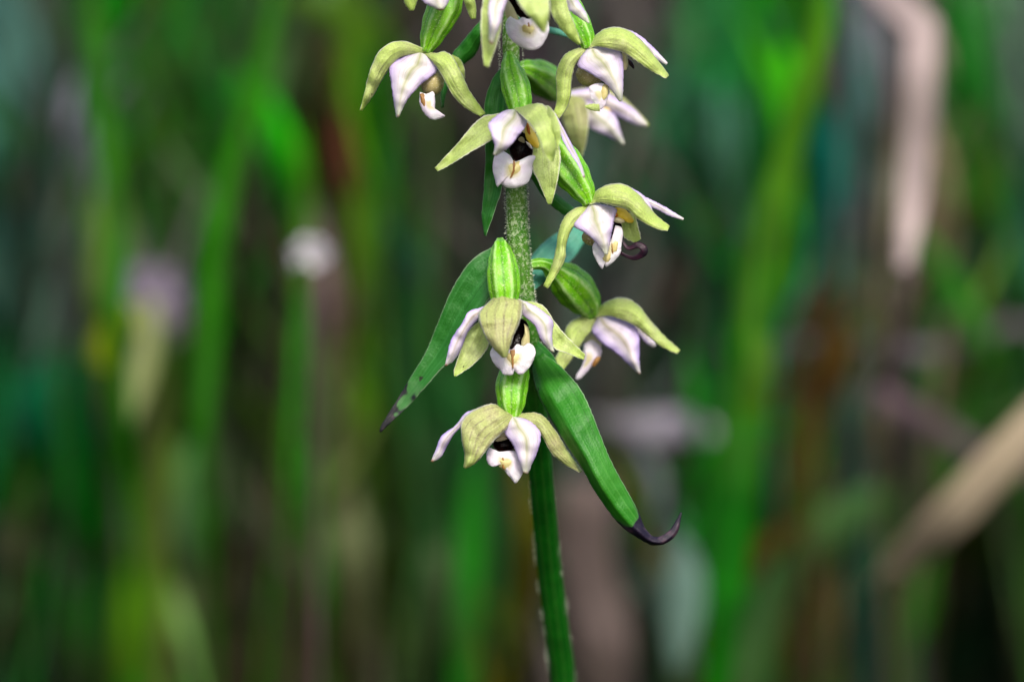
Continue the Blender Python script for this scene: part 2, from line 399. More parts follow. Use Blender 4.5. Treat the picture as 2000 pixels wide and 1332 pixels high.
def pad(name, parent, outline, z, bulge, front, back=None, th=6, centre=None, nr=9, na=56, ruffle=2.0, power=2.0, tz=None):
    """cushion or bowl with a closed outline in photo px; bulge < 0 makes a bowl; tz tilts it: (dz/dx, dz/dy)"""
    KK[0] += 2.3; k = KK[0]
    o_ = [(x, y, 0) for x, y in outline]; o_ = cr(o_ + [o_[0]], na + 1)[:-1]
    if centre is None: centre = (sum(p.x for p in o_) / na, sum(p.y for p in o_) / na)
    cx, cy = centre; tx, ty = tz or (0, 0)
    V, UV, F, MI = [], [], [], []
    for side in (0, 1):
        base = len(V)
        def add(x, y, rr, a):
            zz = z + bulge * (1 - rr ** power) + tx * (x - cx) + ty * (y - cy)
            zz += ruffle * rr ** 3 * mnoise.noise(Vector((x * 0.14 + k, y * 0.14, k)))
            zz -= (th * max(0.15, 1 - rr ** 4)) * side
            V.append(P(x, y, zz)); UV.append((rr, a))
        add(cx, cy, 0, 0)
        for ring in range(1, nr + 1):
            rr = ring / nr
            for i in range(na):
                q = o_[i]; e = rr ** 5 * 0.9
                add(cx + (q.x - cx) * rr + e * mnoise.noise(Vector((q.x * 0.3, q.y * 0.3, k))), cy + (q.y - cy) * rr + e * mnoise.noise(Vector((q.x * 0.3, q.y * 0.3, -k))), rr, i / na)
        for i in range(na):
            f = (base, base + 1 + i, base + 1 + (i + 1) % na); F.append(f if side == 0 else f[::-1]); MI.append(side)
        for ring in range(nr - 1):
            for i in range(na):
                a = base + 1 + ring * na + i; b = base + 1 + ring * na + (i + 1) % na
                f = (a, a + na, b + na, b); F.append(f if side == 0 else f[::-1]); MI.append(side)
    n1 = 1 + nr * na; e0 = 1 + (nr - 1) * na
    for i in range(na):
        a = e0 + i; b = e0 + (i + 1) % na
        F.append((a, n1 + a, n1 + b, b)); MI.append(0)
    o = obj(name, V, F, [M[front], M[back or front]], parent, UV, MI)
    return o
def ell(cx, cy, rx, ry, rot=0, n=12):
    c_, s = math.cos(R(rot)), math.sin(R(rot))
    return [(cx + rx * math.cos(a) * c_ - ry * math.sin(a) * s, cy + rx * math.cos(a) * s + ry * math.sin(a) * c_) for a in [2 * math.pi * i / n for i in range(n)]]

# ------------------------------------------------------------------ the orchid
stem_px = [(1010, -420, -40), (1004, -200, -40), (998, 0, -40), (998, 110, -38), (1004, 250, -36), (1008, 380, -36), (1012, 480, -40), (1022, 580, -55),
           (1034, 700, -100), (1046, 820, -170), (1058, 950, -260), (1072, 1100, -370), (1086, 1220, -450), (1100, 1340, -530)]
foot = P(1150, 1900, -880)
base_pt = Vector((foot.x, foot.y, ground_z(foot.x, foot.y) - 0.004))
orchid = empty('orchid', (base_pt.x, base_pt.y, base_pt.z + 0.004))
tag(orchid, 'sharp upright orchid spike with nodding pale green and white flowers', 'orchid')
# the stem continues below the frame down to the soil
def unP(wv):
    d = wv - CAM; D = d.dot(fwd); k = S * D / FD
    return (1000 + d.dot(right) / k, 666 - d.dot(up) / k, (FD - D) / S)
low = [unP(P(1100, 1340, -530).lerp(base_pt, f)) for f in (0.05, 0.12, 0.22, 0.36, 0.52, 0.7, 0.85, 1.0)]
path = stem_px + low
stem = tube('stem', orchid, path, [4, 11, 16, 20, 22, 23.5, 24, 24.5, 25, 25.5, 26, 26.5, 27, 27, 27, 28, 28, 28, 28, 29, 30, 31], 'stem', ribs=9, amp=0.035, n=28, m=170)
# short white down on the upper stem
c_ = cr(stem_px, 400); HV, HF = [], []
for i in range(9000):
    f = random.random() ** 0.9; j = int(f * 398); q = c_[j].lerp(c_[j + 1], random.random())
    if q.y < -120: continue
    d = (c_[j + 1] - c_[j]).normalized(); a = d.cross(Vector((0, 0, 1))).normalized(); b = d.cross(a)
    th = random.random() * 2 * math.pi; rad = 23.5 if q.y < 640 else 26.5
    out = a * math.cos(th) + b * math.sin(th)
    if out.z < -0.5: continue
    if q.y > 620 and (abs(out.x) < 0.8 or mnoise.noise(Vector((q.y * 0.03, out.x * 3, 1.7))) < (0.0 if out.x < 0 else 0.3)): continue
    p0 = q + out * (rad - 0.6); hl = random.uniform(1.5, 4.2)
    p1 = p0 + out * hl + Vector((random.uniform(-1, 1), random.uniform(-1, 1), random.uniform(-1, 1))) * 1.8
    s_ = d.cross(out).normalized() * 0.55
    k = len(HV); HV += [P(*(p0 - s_ + d * .4)), P(*(p0 + s_ + d * .4)), P(*(p0 - d * .6)), P(*p1)]
    HF += [(k, k + 1, k + 3), (k + 1, k + 2, k + 3), (k + 2, k, k + 3)]
tag(obj('stem_hair', HV, HF, M['hair'], stem, smooth=False), None, None, kind='stuff')

def flower(x, y, z):
    return empty('flower', P(x, y, z), orchid)

# F1 upper left, seen from its side, in focus
f = flower(830, 98, 0)
tube('ovary', f, [(900, -75, -20), (884, -20, -5), (866, 20, 2), (850, 55, 4), (838, 85, 4), (831, 102, 4)], [7, 14, 24, 32, 29, 22, 11], 'ovary', 6, 0.07, 36)
petal('sepal', f, [(885, 108), (900, 118), (908, 140), (907, 160), (903, 168)], [(876, 110), (880, 130), (886, 148), (894, 160), (900, 168)], [-30, -45, -60], 8)
petal('sepal', f, [(832, 97), (795, 82), (765, 83), (738, 104), (722, 140), (712, 180), (703, 216)], [(826, 108), (800, 108), (775, 118), (757, 140), (742, 164), (726, 192), (708, 216)], [6, 14, 22, 14, 0, -12], [5, 12, 10, 5], -14, 'sepal', 'petal')
petal('petal', f, [(820, 103), (800, 106), (775, 118), (761, 129), (763, 160), (768, 195), (774, 230)], [(824, 104), (840, 112), (853, 132), (851, 143), (826, 163), (800, 190), (779, 229)], [0, 12, 24, 30, 24], 14, 6, 'petal', 'petal', keel=0.5)
petal('sepal', f, [(826, 98), (850, 104), (868, 101), (884, 112), (901, 142), (918, 178), (948, 222)], [(828, 106), (842, 118), (856, 137), (868, 158), (882, 184), (905, 209), (938, 228)], [6, 20, 34, 36, 30, 24], [4, 14, 12, 5], 10, 'sepal', 'sepal_in')
pad('lip_cup', f, ell(845, 162, 23, 26, 15), -8, 20, 'cup', power=2.4)
lp = pad('lip', f, [(820, 180), (833, 184), (846, 179), (850, 195), (851, 220), (868, 225), (866, 230), (850, 235), (840, 233), (827, 220), (819, 200)], 6, 8, 'lip', power=3.4, centre=(838, 205))
pad('lip_stain', f, [(820, 184), (828, 184), (833, 200), (831, 214), (823, 202)], 11, 4, 'seam', th=3)

# F2 upper right
f = flower(1147, 93, 0)
tube('ovary', f, [(1070, -50, -40), (1095, -5, -20), (1118, 30, -6), (1136, 58, 0), (1146, 82, 2), (1148, 96, 4)], [8, 15, 24, 27, 24, 19, 11], 'ovary', 6, 0.07, 36)
petal('petal', f, [(1195, 56), (1222, 57), (1250, 70), (1278, 95), (1304, 123)], [(1195, 70), (1220, 78), (1250, 96), (1278, 114), (1301, 128)], [-20, -20, -24, -24], 5, 0, 'petal_lilac')
petal('sepal', f, [(1150, 92), (1120, 97), (1099, 112), (1086, 142), (1087, 178), (1086, 203), (1080, 222)], [(1152, 96), (1138, 108), (1124, 128), (1117, 155), (1115, 185), (1108, 210), (1092, 233)], [4, 14, 20, 22, 22, 24], [4, 12, 12, 6], 8, 'sepal', 'petal')
pad('lip_cup', f, ell(1150, 148, 26, 22, 25), -12, 18, 'cup', power=2.4)
petal('petal', f, [(1152, 92), (1140, 104), (1130, 118), (1129, 131), (1152, 144), (1184, 165), (1209, 198)], [(1158, 91), (1185, 95), (1211, 101), (1217, 125), (1218, 160), (1217, 185), (1214, 199)], [4, 18, 30, 34, 34, 30], 12, -6, 'petal', 'petal', keel=0.6)
petal('sepal', f, [(1148, 88), (1165, 68), (1190, 54), (1222, 57), (1250, 76), (1276, 106), (1307, 148)], [(1150, 96), (1165, 92), (1190, 96), (1222, 106), (1250, 125), (1278, 143), (1301, 154)], [6, 26, 38, 34, 26, 18], [6, 20, 18, 6], 26, 'sepal', 'petal')
pad('column', f, ell(1220, 119, 7, 19, -4), 12, 8, 'column_pale', power=2)
pad('lip', f, [(1150, 170), (1162, 164), (1178, 164), (1190, 176), (1186, 196), (1174, 214), (1164, 206), (1153, 190)], 20, 7, 'lip', ruffle=4)
pad('lip_boss', f, ell(1180, 181, 8, 16, 12), 24, 3.5, 'boss', th=3, power=3)
petal('lip_tip', f, [(1170, 204), (1155, 203), (1142, 207)], [(1172, 218), (1158, 217), (1144, 211)], [24, 28, 30], 3, 0, 'sepal_in')
tube('stamen_tip', f, [(1226, 116, 4), (1232, 124, 2), (1238, 134, 0)], [2, 4.5, 2], 'withered', n=8, m=8)

# F3 behind F2, out of focus
f = flower(1095, 192, -190)
tube('ovary', f, [(1000, 140, -110), (1025, 138, -140), (1060, 155, -230), (1088, 178, -300), (1105, 192, -330)], [9, 22, 31, 32, 26, 12], 'ovary', 6, 0.07, 36)
petal('sepal', f, [(1100, 180), (1150, 172), (1205, 182), (1240, 212), (1268, 243)], [(1100, 195), (1160, 190), (1205, 205), (1240, 230), (1266, 248)], [-335, -355, -365, -360], 8, 0, 'sepal_brown')
petal('petal', f, [(1100, 182), (1160, 173), (1200, 190), (1238, 214), (1262, 240)], [(1108, 200), (1160, 206), (1200, 224), (1238, 243), (1263, 249)], [-330, -330, -335, -330], 10, 0, 'petal_lilac')
petal('petal', f, [(1120, 200), (1140, 222), (1152, 250), (1185, 266), (1216, 283)], [(1130, 195), (1175, 208), (1202, 228), (1212, 256), (1220, 281)], [-330, -320, -315, -320], 10, 0, 'petal')
petal('sepal', f, [(1098, 188), (1094, 215), (1103, 250), (1119, 285), (1133, 307)], [(1118, 186), (1142, 195), (1150, 225), (1148, 262), (1138, 306)], [-325, -305, -295, -300], [4, 8, 6, 3], 20, 'sepal_brown', keel=0.6)
pad('column', f, ell(1180, 222, 14, 12), -320, 6, 'column')

# F4 upper middle, facing the camera
f = flower(1012, 214, 40)
tube('ovary', f, [(994, 104, -20), (998, 135, 0), (1006, 165, 18), (1013, 195, 30), (1016, 220, 36)], [8, 17, 24, 27, 25, 20], 'ovary', 6, 0.06, 36)
petal('sepal', f, [(1000, 218), (975, 222), (945, 227), (922, 246), (893, 281), (866, 310), (849, 328)], [(1000, 238), (985, 260), (964, 272), (938, 287), (912, 302), (880, 322), (855, 335)], [30, 50, 66, 70, 60, 50], [2, -10, -12, -4], [10, 24, 16, 4], 'sepal_in', 'sepal', keel=0.6)
petal('sepal', f, [(1042, 262), (1040, 295), (1040, 330), (1052, 356), (1062, 380), (1070, 399)], [(1070, 255), (1090, 280), (1095, 310), (1091, 345), (1084, 375), (1077, 399)], [20, 40, 56, 62, 60, 52], [0, -8, -8, -2], 0, 'sepal_in', 'sepal', keel=0.5)
petal('petal', f, [(1075, 225), (1090, 252), (1106, 288), (1128, 322), (1140, 348)], [(1085, 222), (1100, 250), (1120, 288), (1136, 322), (1143, 346)], [50, 60, 60, 56], 3, -10, 'petal_lilac')
bowl = pad('lip_cup', f, [(1000, 262), (1020, 258), (1036, 275), (1040, 300), (1026, 316), (1008, 318), (996, 300), (994, 278)], 50, -24, 'cavity', 'cup', th=6, ruffle=0)
pad('column_base', f, ell(1026, 258, 20, 22), 32, 8, 'column_pale')
pad('nectar_drop', f, ell(1030, 294, 7, 6), 30, 12, 'cavity', th=3)
pad('column', f, [(1024, 248), (1032, 244), (1046, 262), (1053, 280), (1050, 290), (1038, 284), (1028, 270)], 56, 10, 'column')
pad('anther', f, [(1027, 240), (1032, 242), (1036, 258), (1034, 264), (1029, 256)], 66, 4, 'anther', th=3)
pad('lip_side', f, [(1026, 276), (1036, 282), (1040, 292), (1032, 286)], 62, 4, 'lip', th=3)
lip = pad('lip', f, [(978, 292), (966, 304), (962, 330), (967, 352), (971, 366), (978, 360), (990, 367), (1008, 368), (1030, 358), (1039, 338), (1040, 322), (1046, 306), (1036, 304), (1018, 312), (1004, 316), (996, 304)], 64, 10, 'lip', power=3.4, centre=(1000, 336), ruffle=5, th=10)
pad('lip_boss', f, [(985, 320), (994, 314), (1003, 319), (1014, 315), (1024, 322), (1021, 338), (1009, 347), (996, 351), (988, 338)], 68, 9, 'boss', th=3, power=2)
pad('lip_seam', f, [(1002, 314), (1006, 316), (1006, 332), (1000, 346), (996, 348), (1001, 332)], 76, 2, 'seam', th=3)
petal('petal', f, [(1004, 214), (985, 217), (955, 240), (960, 264), (966, 285), (963, 303)], [(1012, 215), (1022, 226), (1029, 242), (1014, 264), (995, 287), (970, 304)], [40, 90, 140, 160, 150], 12, -14, 'petal', 'petal', keel=0.4)
petal('sepal', f, [(1056, 206), (1075, 210), (1090, 235), (1096, 262), (1090, 292)], [(1050, 212), (1066, 235), (1076, 260), (1080, 280), (1084, 294)], [60, 150, 180, 180], 8, -16, 'sepal_in', 'sepal')
petal('sepal', f, [(1004, 213), (1024, 231), (1042, 252), (1055, 278), (1063, 302), (1075, 317)], [(1020, 206), (1058, 203), (1074, 222), (1082, 256), (1086, 290), (1081, 316)], [44, 110, 170, 200, 190], [3, 10, 10, 4], -24, 'sepal_in', 'sepal_in', keel=0.6)

# F5 right middle
f = flower(1150, 397, 0)
tube('ovary', f, [(1055, 240, -60), (1080, 285, -30), (1104, 322, -10), (1128, 356, 0), (1146, 386, 2), (1151, 400, 4)], [8, 15, 28, 34, 32, 24, 12], 'ovary', 6, 0.08, 36)
petal('sepal', f, [(1210, 418), (1214, 445), (1219, 464), (1240, 475)], [(1240, 415), (1246, 440), (1250, 456), (1252, 467)], [-30, -40, -45], -5, 0, 'sepal_in')
petal('petal', f, [(1240, 378), (1264, 387), (1300, 405), (1336, 427)], [(1240, 392), (1272, 404), (1305, 421), (1334, 430)], [-10, -12, -20, -24], 3, 0, 'petal_lilac')
petal('petal', f, [(1200, 362), (1226, 365), (1252, 378), (1268, 396), (1277, 418)], [(1200, 380), (1225, 384), (1248, 398), (1262, 410), (1272, 420)], [-4, 0, 0, -4], 6, 0, 'petal_lilac')
pad('lip_cup', f, ell(1152, 466, 17, 13, 30), -10, 12, 'cup', power=2.4)
petal('sepal', f, [(1150, 400), (1122, 408), (1102, 424), (1090, 455), (1086, 485), (1077, 520), (1061, 558)], [(1152, 404), (1136, 424), (1116, 450), (1106, 480), (1104, 506), (1091, 532), (1070, 564)], [4, 16, 24, 26, 26, 28], [4, 12, 12, 6], 8, 'sepal', 'petal')
bowl = pad('lip_throat', f, ell(1200, 452, 14, 26, 10), -6, -16, 'cavity', 'cup', ruffle=0)
pad('column', f, [(1202, 405), (1220, 408), (1237, 428), (1234, 436), (1218, 432), (1204, 424)], 10, 8, 'column')
pad('anther', f, ell(1203, 421, 4, 4), 17, 3, 'anther', th=3)
pad('column_base', f, ell(1208, 430, 13, 6, 15), 12, 6, 'column_pale')
pad('lip', f, [(1202, 440), (1213, 444), (1217, 456), (1214, 476), (1212, 494), (1200, 510), (1184, 522), (1180, 514), (1176, 527), (1164, 508), (1157, 488), (1162, 472), (1180, 474), (1194, 466)], 6, 6, 'lip', power=3.4, centre=(1190, 488), ruffle=6, th=8)
pad('lip_boss', f, ell(1200, 482, 7, 14, 15), 10, 3.5, 'boss', th=3, power=3)
pad('lip_boss', f, ell(1186, 502, 8, 12, 25), 10, 3.5, 'boss', th=3, power=3)
pad('lip_seam', f, ell(1196, 486, 2, 11, -5), 12, 2, 'seam', th=3)
petal('petal', f, [(1151, 400), (1138, 416), (1120, 440), (1142, 455), (1162, 472), (1181, 497)], [(1158, 396), (1180, 400), (1204, 408), (1200, 428), (1194, 460), (1187, 497)], [4, 16, 26, 30, 28], 12, -4, 'petal', 'petal', keel=0.7)
petal('sepal', f, [(1148, 394), (1168, 370), (1195, 359), (1222, 361), (1250, 382), (1280, 418), (1308, 441)], [(1152, 400), (1170, 396), (1195, 402), (1226, 411), (1248, 430), (1284, 448), (1304, 451)], [6, 28, 40, 38, 28, 20], [6, 20, 18, 6], 26, 'sepal', 'petal')
tube('withered_thread', f, [(1212, 462, -6), (1218, 476, -4), (1228, 486, 0), (1246, 480, 6), (1257, 488, 8), (1250, 498, 4), (1234, 503, 0), (1212, 494, -4)], [2, 3, 4, 6, 7, 5, 3, 3], 'withered', 3, 0.3, n=14, m=40, flat=0.6)

# F6 left middle, facing the camera
f = flower(985, 582, 40)
tube('ovary', f, [(977, 472, -20), (979, 492, 6), (982, 525, 26), (985, 560, 34), (986, 590, 36)], [10, 19, 26, 30, 30, 25], 'ovary', 6, 0.08, 36)
petal('sepal', f, [(938, 625), (912, 650), (897, 690), (887, 722), (887, 735)], [(950, 625), (958, 660), (946, 690), (920, 716), (891, 735)], [20, 24, 26, 26], -7, 4, 'sepal_in', 'sepal')
petal('sepal', f, [(1022, 588), (1045, 590), (1066, 602), (1085, 630), (1112, 662), (1143, 692)], [(1030, 600), (1052, 625), (1070, 660), (1085, 682), (1108, 690), (1140, 704)], [30, 44, 50, 50, 46], [2, -6, -8, -3], [6, 16, 10, 0], 'sepal_in', 'sepal', keel=0.6)
bowl = pad('lip_cup', f, [(1010, 622), (1026, 626), (1034, 645), (1032, 670), (1016, 686), (996, 684), (990, 660)], 40, -24, 'cavity', 'cup', ruffle=0)
pad('column_base', f, [(1024, 632), (1032, 640), (1035, 660), (1032, 676), (1020, 682), (1018, 668), (1024, 650)], 42, 6, 'column_pale')
pad('lip', f, [(962, 678), (957, 690), (963, 708), (976, 722), (984, 731), (1000, 733), (1005, 724), (1012, 731), (1022, 730), (1038, 712), (1046, 690), (1042, 676), (1032, 670), (1022, 676), (1010, 672), (1000, 682), (984, 680)], 52, 8, 'lip', power=3.4, centre=(1002, 703), ruffle=6, th=10)
pad('lip_boss', f, [(980, 690), (990, 684), (1001, 690), (1014, 685), (1023, 692), (1018, 707), (1006, 718), (995, 715), (984, 704)], 54, 9, 'boss', th=3, power=2)
pad('lip_seam', f, [(996, 684), (1006, 684), (1004, 700), (1003, 718), (1000, 718), (998, 700)], 62, 2, 'seam', th=3)
petal('petal', f, [(970, 586), (938, 601), (916, 608), (903, 630), (882, 662), (873, 695), (869, 714)], [(970, 598), (945, 612), (930, 628), (913, 650), (901, 680), (888, 702), (872, 715)], [34, 46, 50, 46, 40], [4, 8, 6], -6, 'petal_lilac', 'petal_lilac')
petal('petal', f, [(1008, 586), (1018, 600), (1020, 614), (1044, 636), (1057, 664), (1076, 685)], [(1014, 584), (1040, 595), (1062, 609), (1080, 628), (1078, 660), (1083, 688)], [40, 58, 68, 70, 64], 10, -6, 'petal', 'petal_lilac', keel=0.6)
petal('sepal', f, [(974, 574), (952, 592), (934, 614), (942, 645), (960, 676), (980, 698)], [(984, 574), (1008, 584), (1021, 590), (1018, 622), (1002, 660), (990, 698)], [38, 66, 92, 104, 104], 16, 0, 'sepal_brown', 'petal', keel=0.6)

# F7 right, behind the focus
f = flower(1158, 616, -90)
tube('ovary', f, [(1026, 520, -50), (1060, 516, -62), (1092, 536, -100), (1124, 566, -140), (1148, 596, -170), (1158, 616, -182)], [9, 11, 22, 34, 37, 31, 16], 'ovary', 6, 0.08, 36)
petal('petal', f, [(1225, 625), (1255, 640), (1275, 660), (1281, 674)], [(1225, 640), (1248, 655), (1265, 672), (1277, 678)], [-210, -220, -220], 4, 0, 'petal_lilac')
pad('lip_cup', f, ell(1158, 668, 20, 16, 60), -200, 10, 'column_pale')
pad('lip', f, [(1140, 672), (1156, 664), (1174, 680), (1172, 698), (1156, 716), (1138, 736), (1126, 742), (1126, 732), (1138, 710)], -190, 8, 'lip')
pad('lip_stain', f, ell(1164, 706, 5, 12, 35), -182, 4, 'seam', th=3)
petal('sepal', f, [(1160, 614), (1135, 618), (1108, 634), (1098, 672), (1078, 712), (1056, 758)], [(1166, 622), (1160, 640), (1142, 664), (1126, 690), (1102, 722), (1064, 764)], [-178, -162, -152, -148, -140], [4, 12, 10, 5], 6, 'sepal', 'sepal_in')
petal('petal', f, [(1168, 618), (1158, 634), (1156, 648), (1176, 671), (1206, 692), (1232, 716), (1248, 730)], [(1176, 616), (1205, 622), (1240, 638), (1249, 662), (1249, 700), (1251, 730)], [-178, -160, -152, -150, -150], 12, 0, 'petal_lilac', 'petal', keel=0.5)
petal('sepal', f, [(1156, 612), (1186, 588), (1218, 581), (1246, 595), (1276, 632), (1302, 660), (1329, 684)], [(1162, 620), (1190, 618), (1222, 628), (1242, 638), (1262, 654), (1290, 676), (1322, 691)], [-176, -152, -142, -146, -156], [6, 18, 16, 6], 20, 'sepal', 'petal')

# F8 lowest
f = flower(1000, 812, 10)
tube('ovary', f, [(1022, 690, -70), (1008, 722, -30), (1000, 752, -8), (999, 785, 2), (1000, 818, 6)], [9, 20, 28, 30, 26, 14], 'ovary', 6, 0.08, 36)
petal('petal', f, [(975, 795), (938, 798), (910, 806), (890, 830), (862, 852), (851, 878), (841, 901)], [(970, 812), (930, 815), (905, 830), (884, 852), (870, 878), (862, 892), (846, 902)], [4, 6, 4, -4, -8], [4, 8, 6], 0, 'petal_lilac')
petal('sepal', f, [(1002, 811), (1038, 805), (1064, 814), (1086, 842), (1110, 880), (1138, 920)], [(1004, 820), (1030, 828), (1056, 848), (1076, 884), (1100, 905), (1132, 923)], [8, 14, 14, 6, -6], [4, 14, 10, 5], 14, 'sepal_brown', 'sepal')
bowl = pad('lip_cup', f, [(966, 858), (984, 852), (1002, 860), (1004, 876), (986, 884), (970, 880), (962, 868)], 10, -20, 'cavity', 'cup', ruffle=0)
pad('column_base', f, ell(982, 852, 20, 8, -20), 4, 5, 'column_pale')
pad('lip', f, [(956, 874), (950, 886), (952, 904), (964, 912), (974, 908), (984, 918), (996, 932), (1006, 944), (1014, 936), (1022, 922), (1024, 904), (1012, 884), (996, 880), (978, 882), (966, 878)], 14, 7, 'lip', power=3.4, centre=(988, 902), ruffle=6, th=9)
pad('lip_boss', f, [(967, 897), (977, 892), (986, 897), (998, 893), (1007, 900), (1001, 912), (989, 919), (976, 912)], 15, 9, 'boss', th=3, power=2)
pad('lip_seam', f, ell(983, 904, 3, 12, -5), 21, 2, 'seam', th=3)
petal('petal', f, [(999, 814), (988, 832), (986, 846), (1001, 868), (1011, 893), (1021, 922)], [(1004, 813), (1030, 820), (1052, 838), (1056, 858), (1048, 886), (1031, 926)], [14, 30, 38, 38, 34], 12, -6, 'petal', 'petal_lilac', keel=0.5)
petal('sepal', f, [(985, 802), (962, 788), (926, 800), (902, 822), (901, 855), (907, 885), (905, 912)], [(1002, 812), (1000, 824), (984, 844), (966, 860), (947, 884), (930, 904), (910, 915)], [12, 34, 48, 52, 48], 15, 8, 'sepal_brown', 'petal', keel=0.6)

# F9 top, cropped by the frame, nearest
f = flower(1030, -60, 90)
tube('ovary', f, [(1004, -190, -20), (1010, -150, 20), (1020, -105, 60), (1028, -60, 84)], [9, 22, 29, 29, 18], 'ovary', 6, 0.07, 36)
petal('sepal', f, [(1020, -62), (970, -50), (944, 0), (939, 50), (942, 100), (945, 128)], [(1026, -55), (1000, -25), (986, 10), (980, 50), (968, 95), (954, 133)], [90, 160, 200, 230, 230], [4, -6, -8, -3], 0, 'sepal_in', 'sepal', keel=0.5)
petal('sepal', f, [(1040, -60), (1070, -25), (1078, 30), (1108, 72), (1130, 88)], [(1050, -62), (1098, -20), (1113, 25), (1126, 58), (1135, 86)], [90, 116, 120, 110], 8, 6, 'sepal_in', 'sepal')
petal('petal', f, [(1050, -62), (1095, -10), (1110, 18), (1132, 36), (1148, 46)], [(1060, -66), (1112, -24), (1134, 8), (1146, 28), (1152, 46)], [88, 90, 84, 74], 5, 0, 'petal', 'petal')
bowl = pad('lip_cup', f, [(992, -20), (1010, -14), (1030, 10), (1040, 34), (1030, 42), (1006, 26), (994, 6)], 96, -22, 'cavity', 'cup', ruffle=0)
pad('column_base', f, [(984, -10), (994, 2), (1006, 22), (1012, 42), (998, 44), (986, 28)], 104, 6, 'column_pale')
pad('lip', f, [(996, 32), (988, 44), (989, 62), (1000, 80), (1016, 92), (1036, 99), (1054, 94), (1066, 78), (1073, 58), (1068, 36), (1050, 26), (1034, 38), (1020, 34), (1012, 40)], 112, 9, 'lip', power=3.4, centre=(1032, 62), ruffle=5, th=10)
pad('lip_boss', f, [(1011, 50), (1022, 44), (1034, 50), (1046, 47), (1052, 58), (1042, 70), (1028, 70), (1014, 64)], 115, 9, 'boss', th=3, power=2)
pad('lip_seam', f, ell(1034, 58, 3, 14, -8), 120, 2, 'seam', th=3)
petal('petal', f, [(1018, -60), (978, -45), (956, 0), (955, 45), (956, 84)], [(1026, -58), (1004, -20), (988, 8), (977, 45), (962, 88)], [110, 200, 260, 280, 270], 8, 0, 'petal', 'petal')
petal('sepal', f, [(1020, -64), (998, -40), (1012, 5), (1036, 36), (1058, 63)], [(1040, -64), (1068, -40), (1074, 5), (1072, 36), (1066, 64)], [110, 230, 300, 320, 310], 10, 0, 'sepal_in', 'sepal_in', keel=0.6)

# F10 above F1, only its tips reach into view
f = flower(862, -95, 60)
tube('ovary', f, [(985, -250, -20), (950, -205, 10), (905, -150, 40), (864, -96, 56)], [8, 20, 28, 27, 16], 'ovary', 6, 0.07, 36)
petal('sepal', f, [(856, -98), (815, -85), (793, -40), (788, 0), (800, 21)], [(860, -90), (838, -60), (822, -25), (815, 2), (808, 21)], [70, 92, 96, 90], 9, 0, 'sepal')
petal('sepal', f, [(868, -96), (890, -60), (898, -20), (912, 20), (920, 38)], [(874, -100), (910, -70), (922, -20), (930, 12), (930, 37)], [70, 86, 80, 66], 8, 0, 'sepal_in')
petal('petal', f, [(858, -94), (835, -60), (818, -25), (824, 2), (855, 20)], [(868, -94), (880, -60), (882, -20), (876, 4), (866, 20)], [66, 92, 100, 96], 10, 0, 'petal')

# buds above the frame
for bx, by, sx in ((1060, -330, 1), (965, -380, -1)):
    tube('bud', orchid, [(1006, by + 10, -40), (1006 + sx * 22, by - 4, -20), (bx, by + 26, 0), (bx + sx * 10, by + 70, 8)], [6, 12, 24, 22, 5], 'ovary', 6, 0.06, 24)

# leaves and bracts
petal('leaf', orchid, [(1004, 470), (955, 486), (915, 515), (880, 570), (855, 630), (830, 690), (800, 740), (770, 790), (746, 828), (741, 842)],
      [(1006, 520), (972, 560), (950, 592), (918, 640), (885, 695), (855, 728), (822, 766), (790, 800), (758, 830), (744, 845)], [-40, -30, -40, -60, -70, -60], [4, -10, -14, -8, -2], [0, 18, 24, 14, 0], 'leaf_left', 'leaf_left', th=5, keel=0.8, nv=70, nu=17, wave=3.0, rough=1.5)
petal('leaf', orchid, [(1040, 705), (1042, 740), (1060, 790), (1092, 846), (1130, 903), (1162, 960), (1195, 1006), (1222, 1034), (1250, 1053), (1274, 1064), (1301, 1061), (1324, 1038), (1332, 1001)],
      [(1062, 690), (1102, 722), (1140, 770), (1166, 832), (1190, 892), (1216, 942), (1240, 985), (1252, 1012), (1262, 1034), (1277, 1048), (1296, 1044), (1313, 1028), (1329, 1000)], [-70, -20, 20, 30, 24, 10, 0], [6, 30, 34, 16, 2], [10, 20, 14, 4, 0], 'leaf_right', 'leaf_right', th=3.2, keel=0.92, ridge=-0.4, nv=80, nu=21, wave=3.0, rough=1.3)
petal('bract', orchid, [(986, 126), (966, 148), (950, 185), (945, 225), (948, 300), (945, 370), (941, 425), (947, 460)], [(994, 128), (992, 170), (990, 225), (984, 300), (981, 362), (968, 408), (949, 461)], [-20, -10, 0, -6, -10], [4, -8, -8, -2], 14, 'bract', 'bract', th=5, keel=0.7, nv=40)
petal('bract', orchid, [(975, 10), (935, 45), (905, 80), (882, 108), (868, 145), (861, 185), (863, 210)], [(985, 30), (945, 75), (928, 108), (904, 128), (886, 150), (872, 180), (865, 211)], [-50, -70, -90, -80, -60], 8, -14, 'bract', 'bract', th=5, nv=40)
petal('bract', orchid, [(1010, 318), (1038, 350), (1062, 386), (1092, 414), (1120, 430), (1140, 440)], [(1022, 310), (1054, 342), (1086, 378), (1116, 402), (1136, 420), (1142, 438)], [-50, -70, -100, -120], 6, 0, 'bract_mid', 'bract', th=5, nv=30)
petal('bract', orchid, [(1018, 560), (1036, 505), (1066, 470), (1100, 448), (1140, 425), (1168, 412)], [(1026, 580), (1066, 550), (1105, 520), (1132, 490), (1150, 455), (1170, 414)], [-70, -140, -220, -300], 6, 0, 'bract_blue', 'bract_blue', th=5, nv=30)
petal('bract', orchid, [(1000, 30), (1030, 38), (1070, 52), (1100, 60), (1130, 78)], [(1000, 60), (1030, 62), (1070, 66), (1100, 72), (1130, 82)], [-60, -90, -130, -150], 5, 0, 'bract_blue', 'bract', th=5, nv=24)
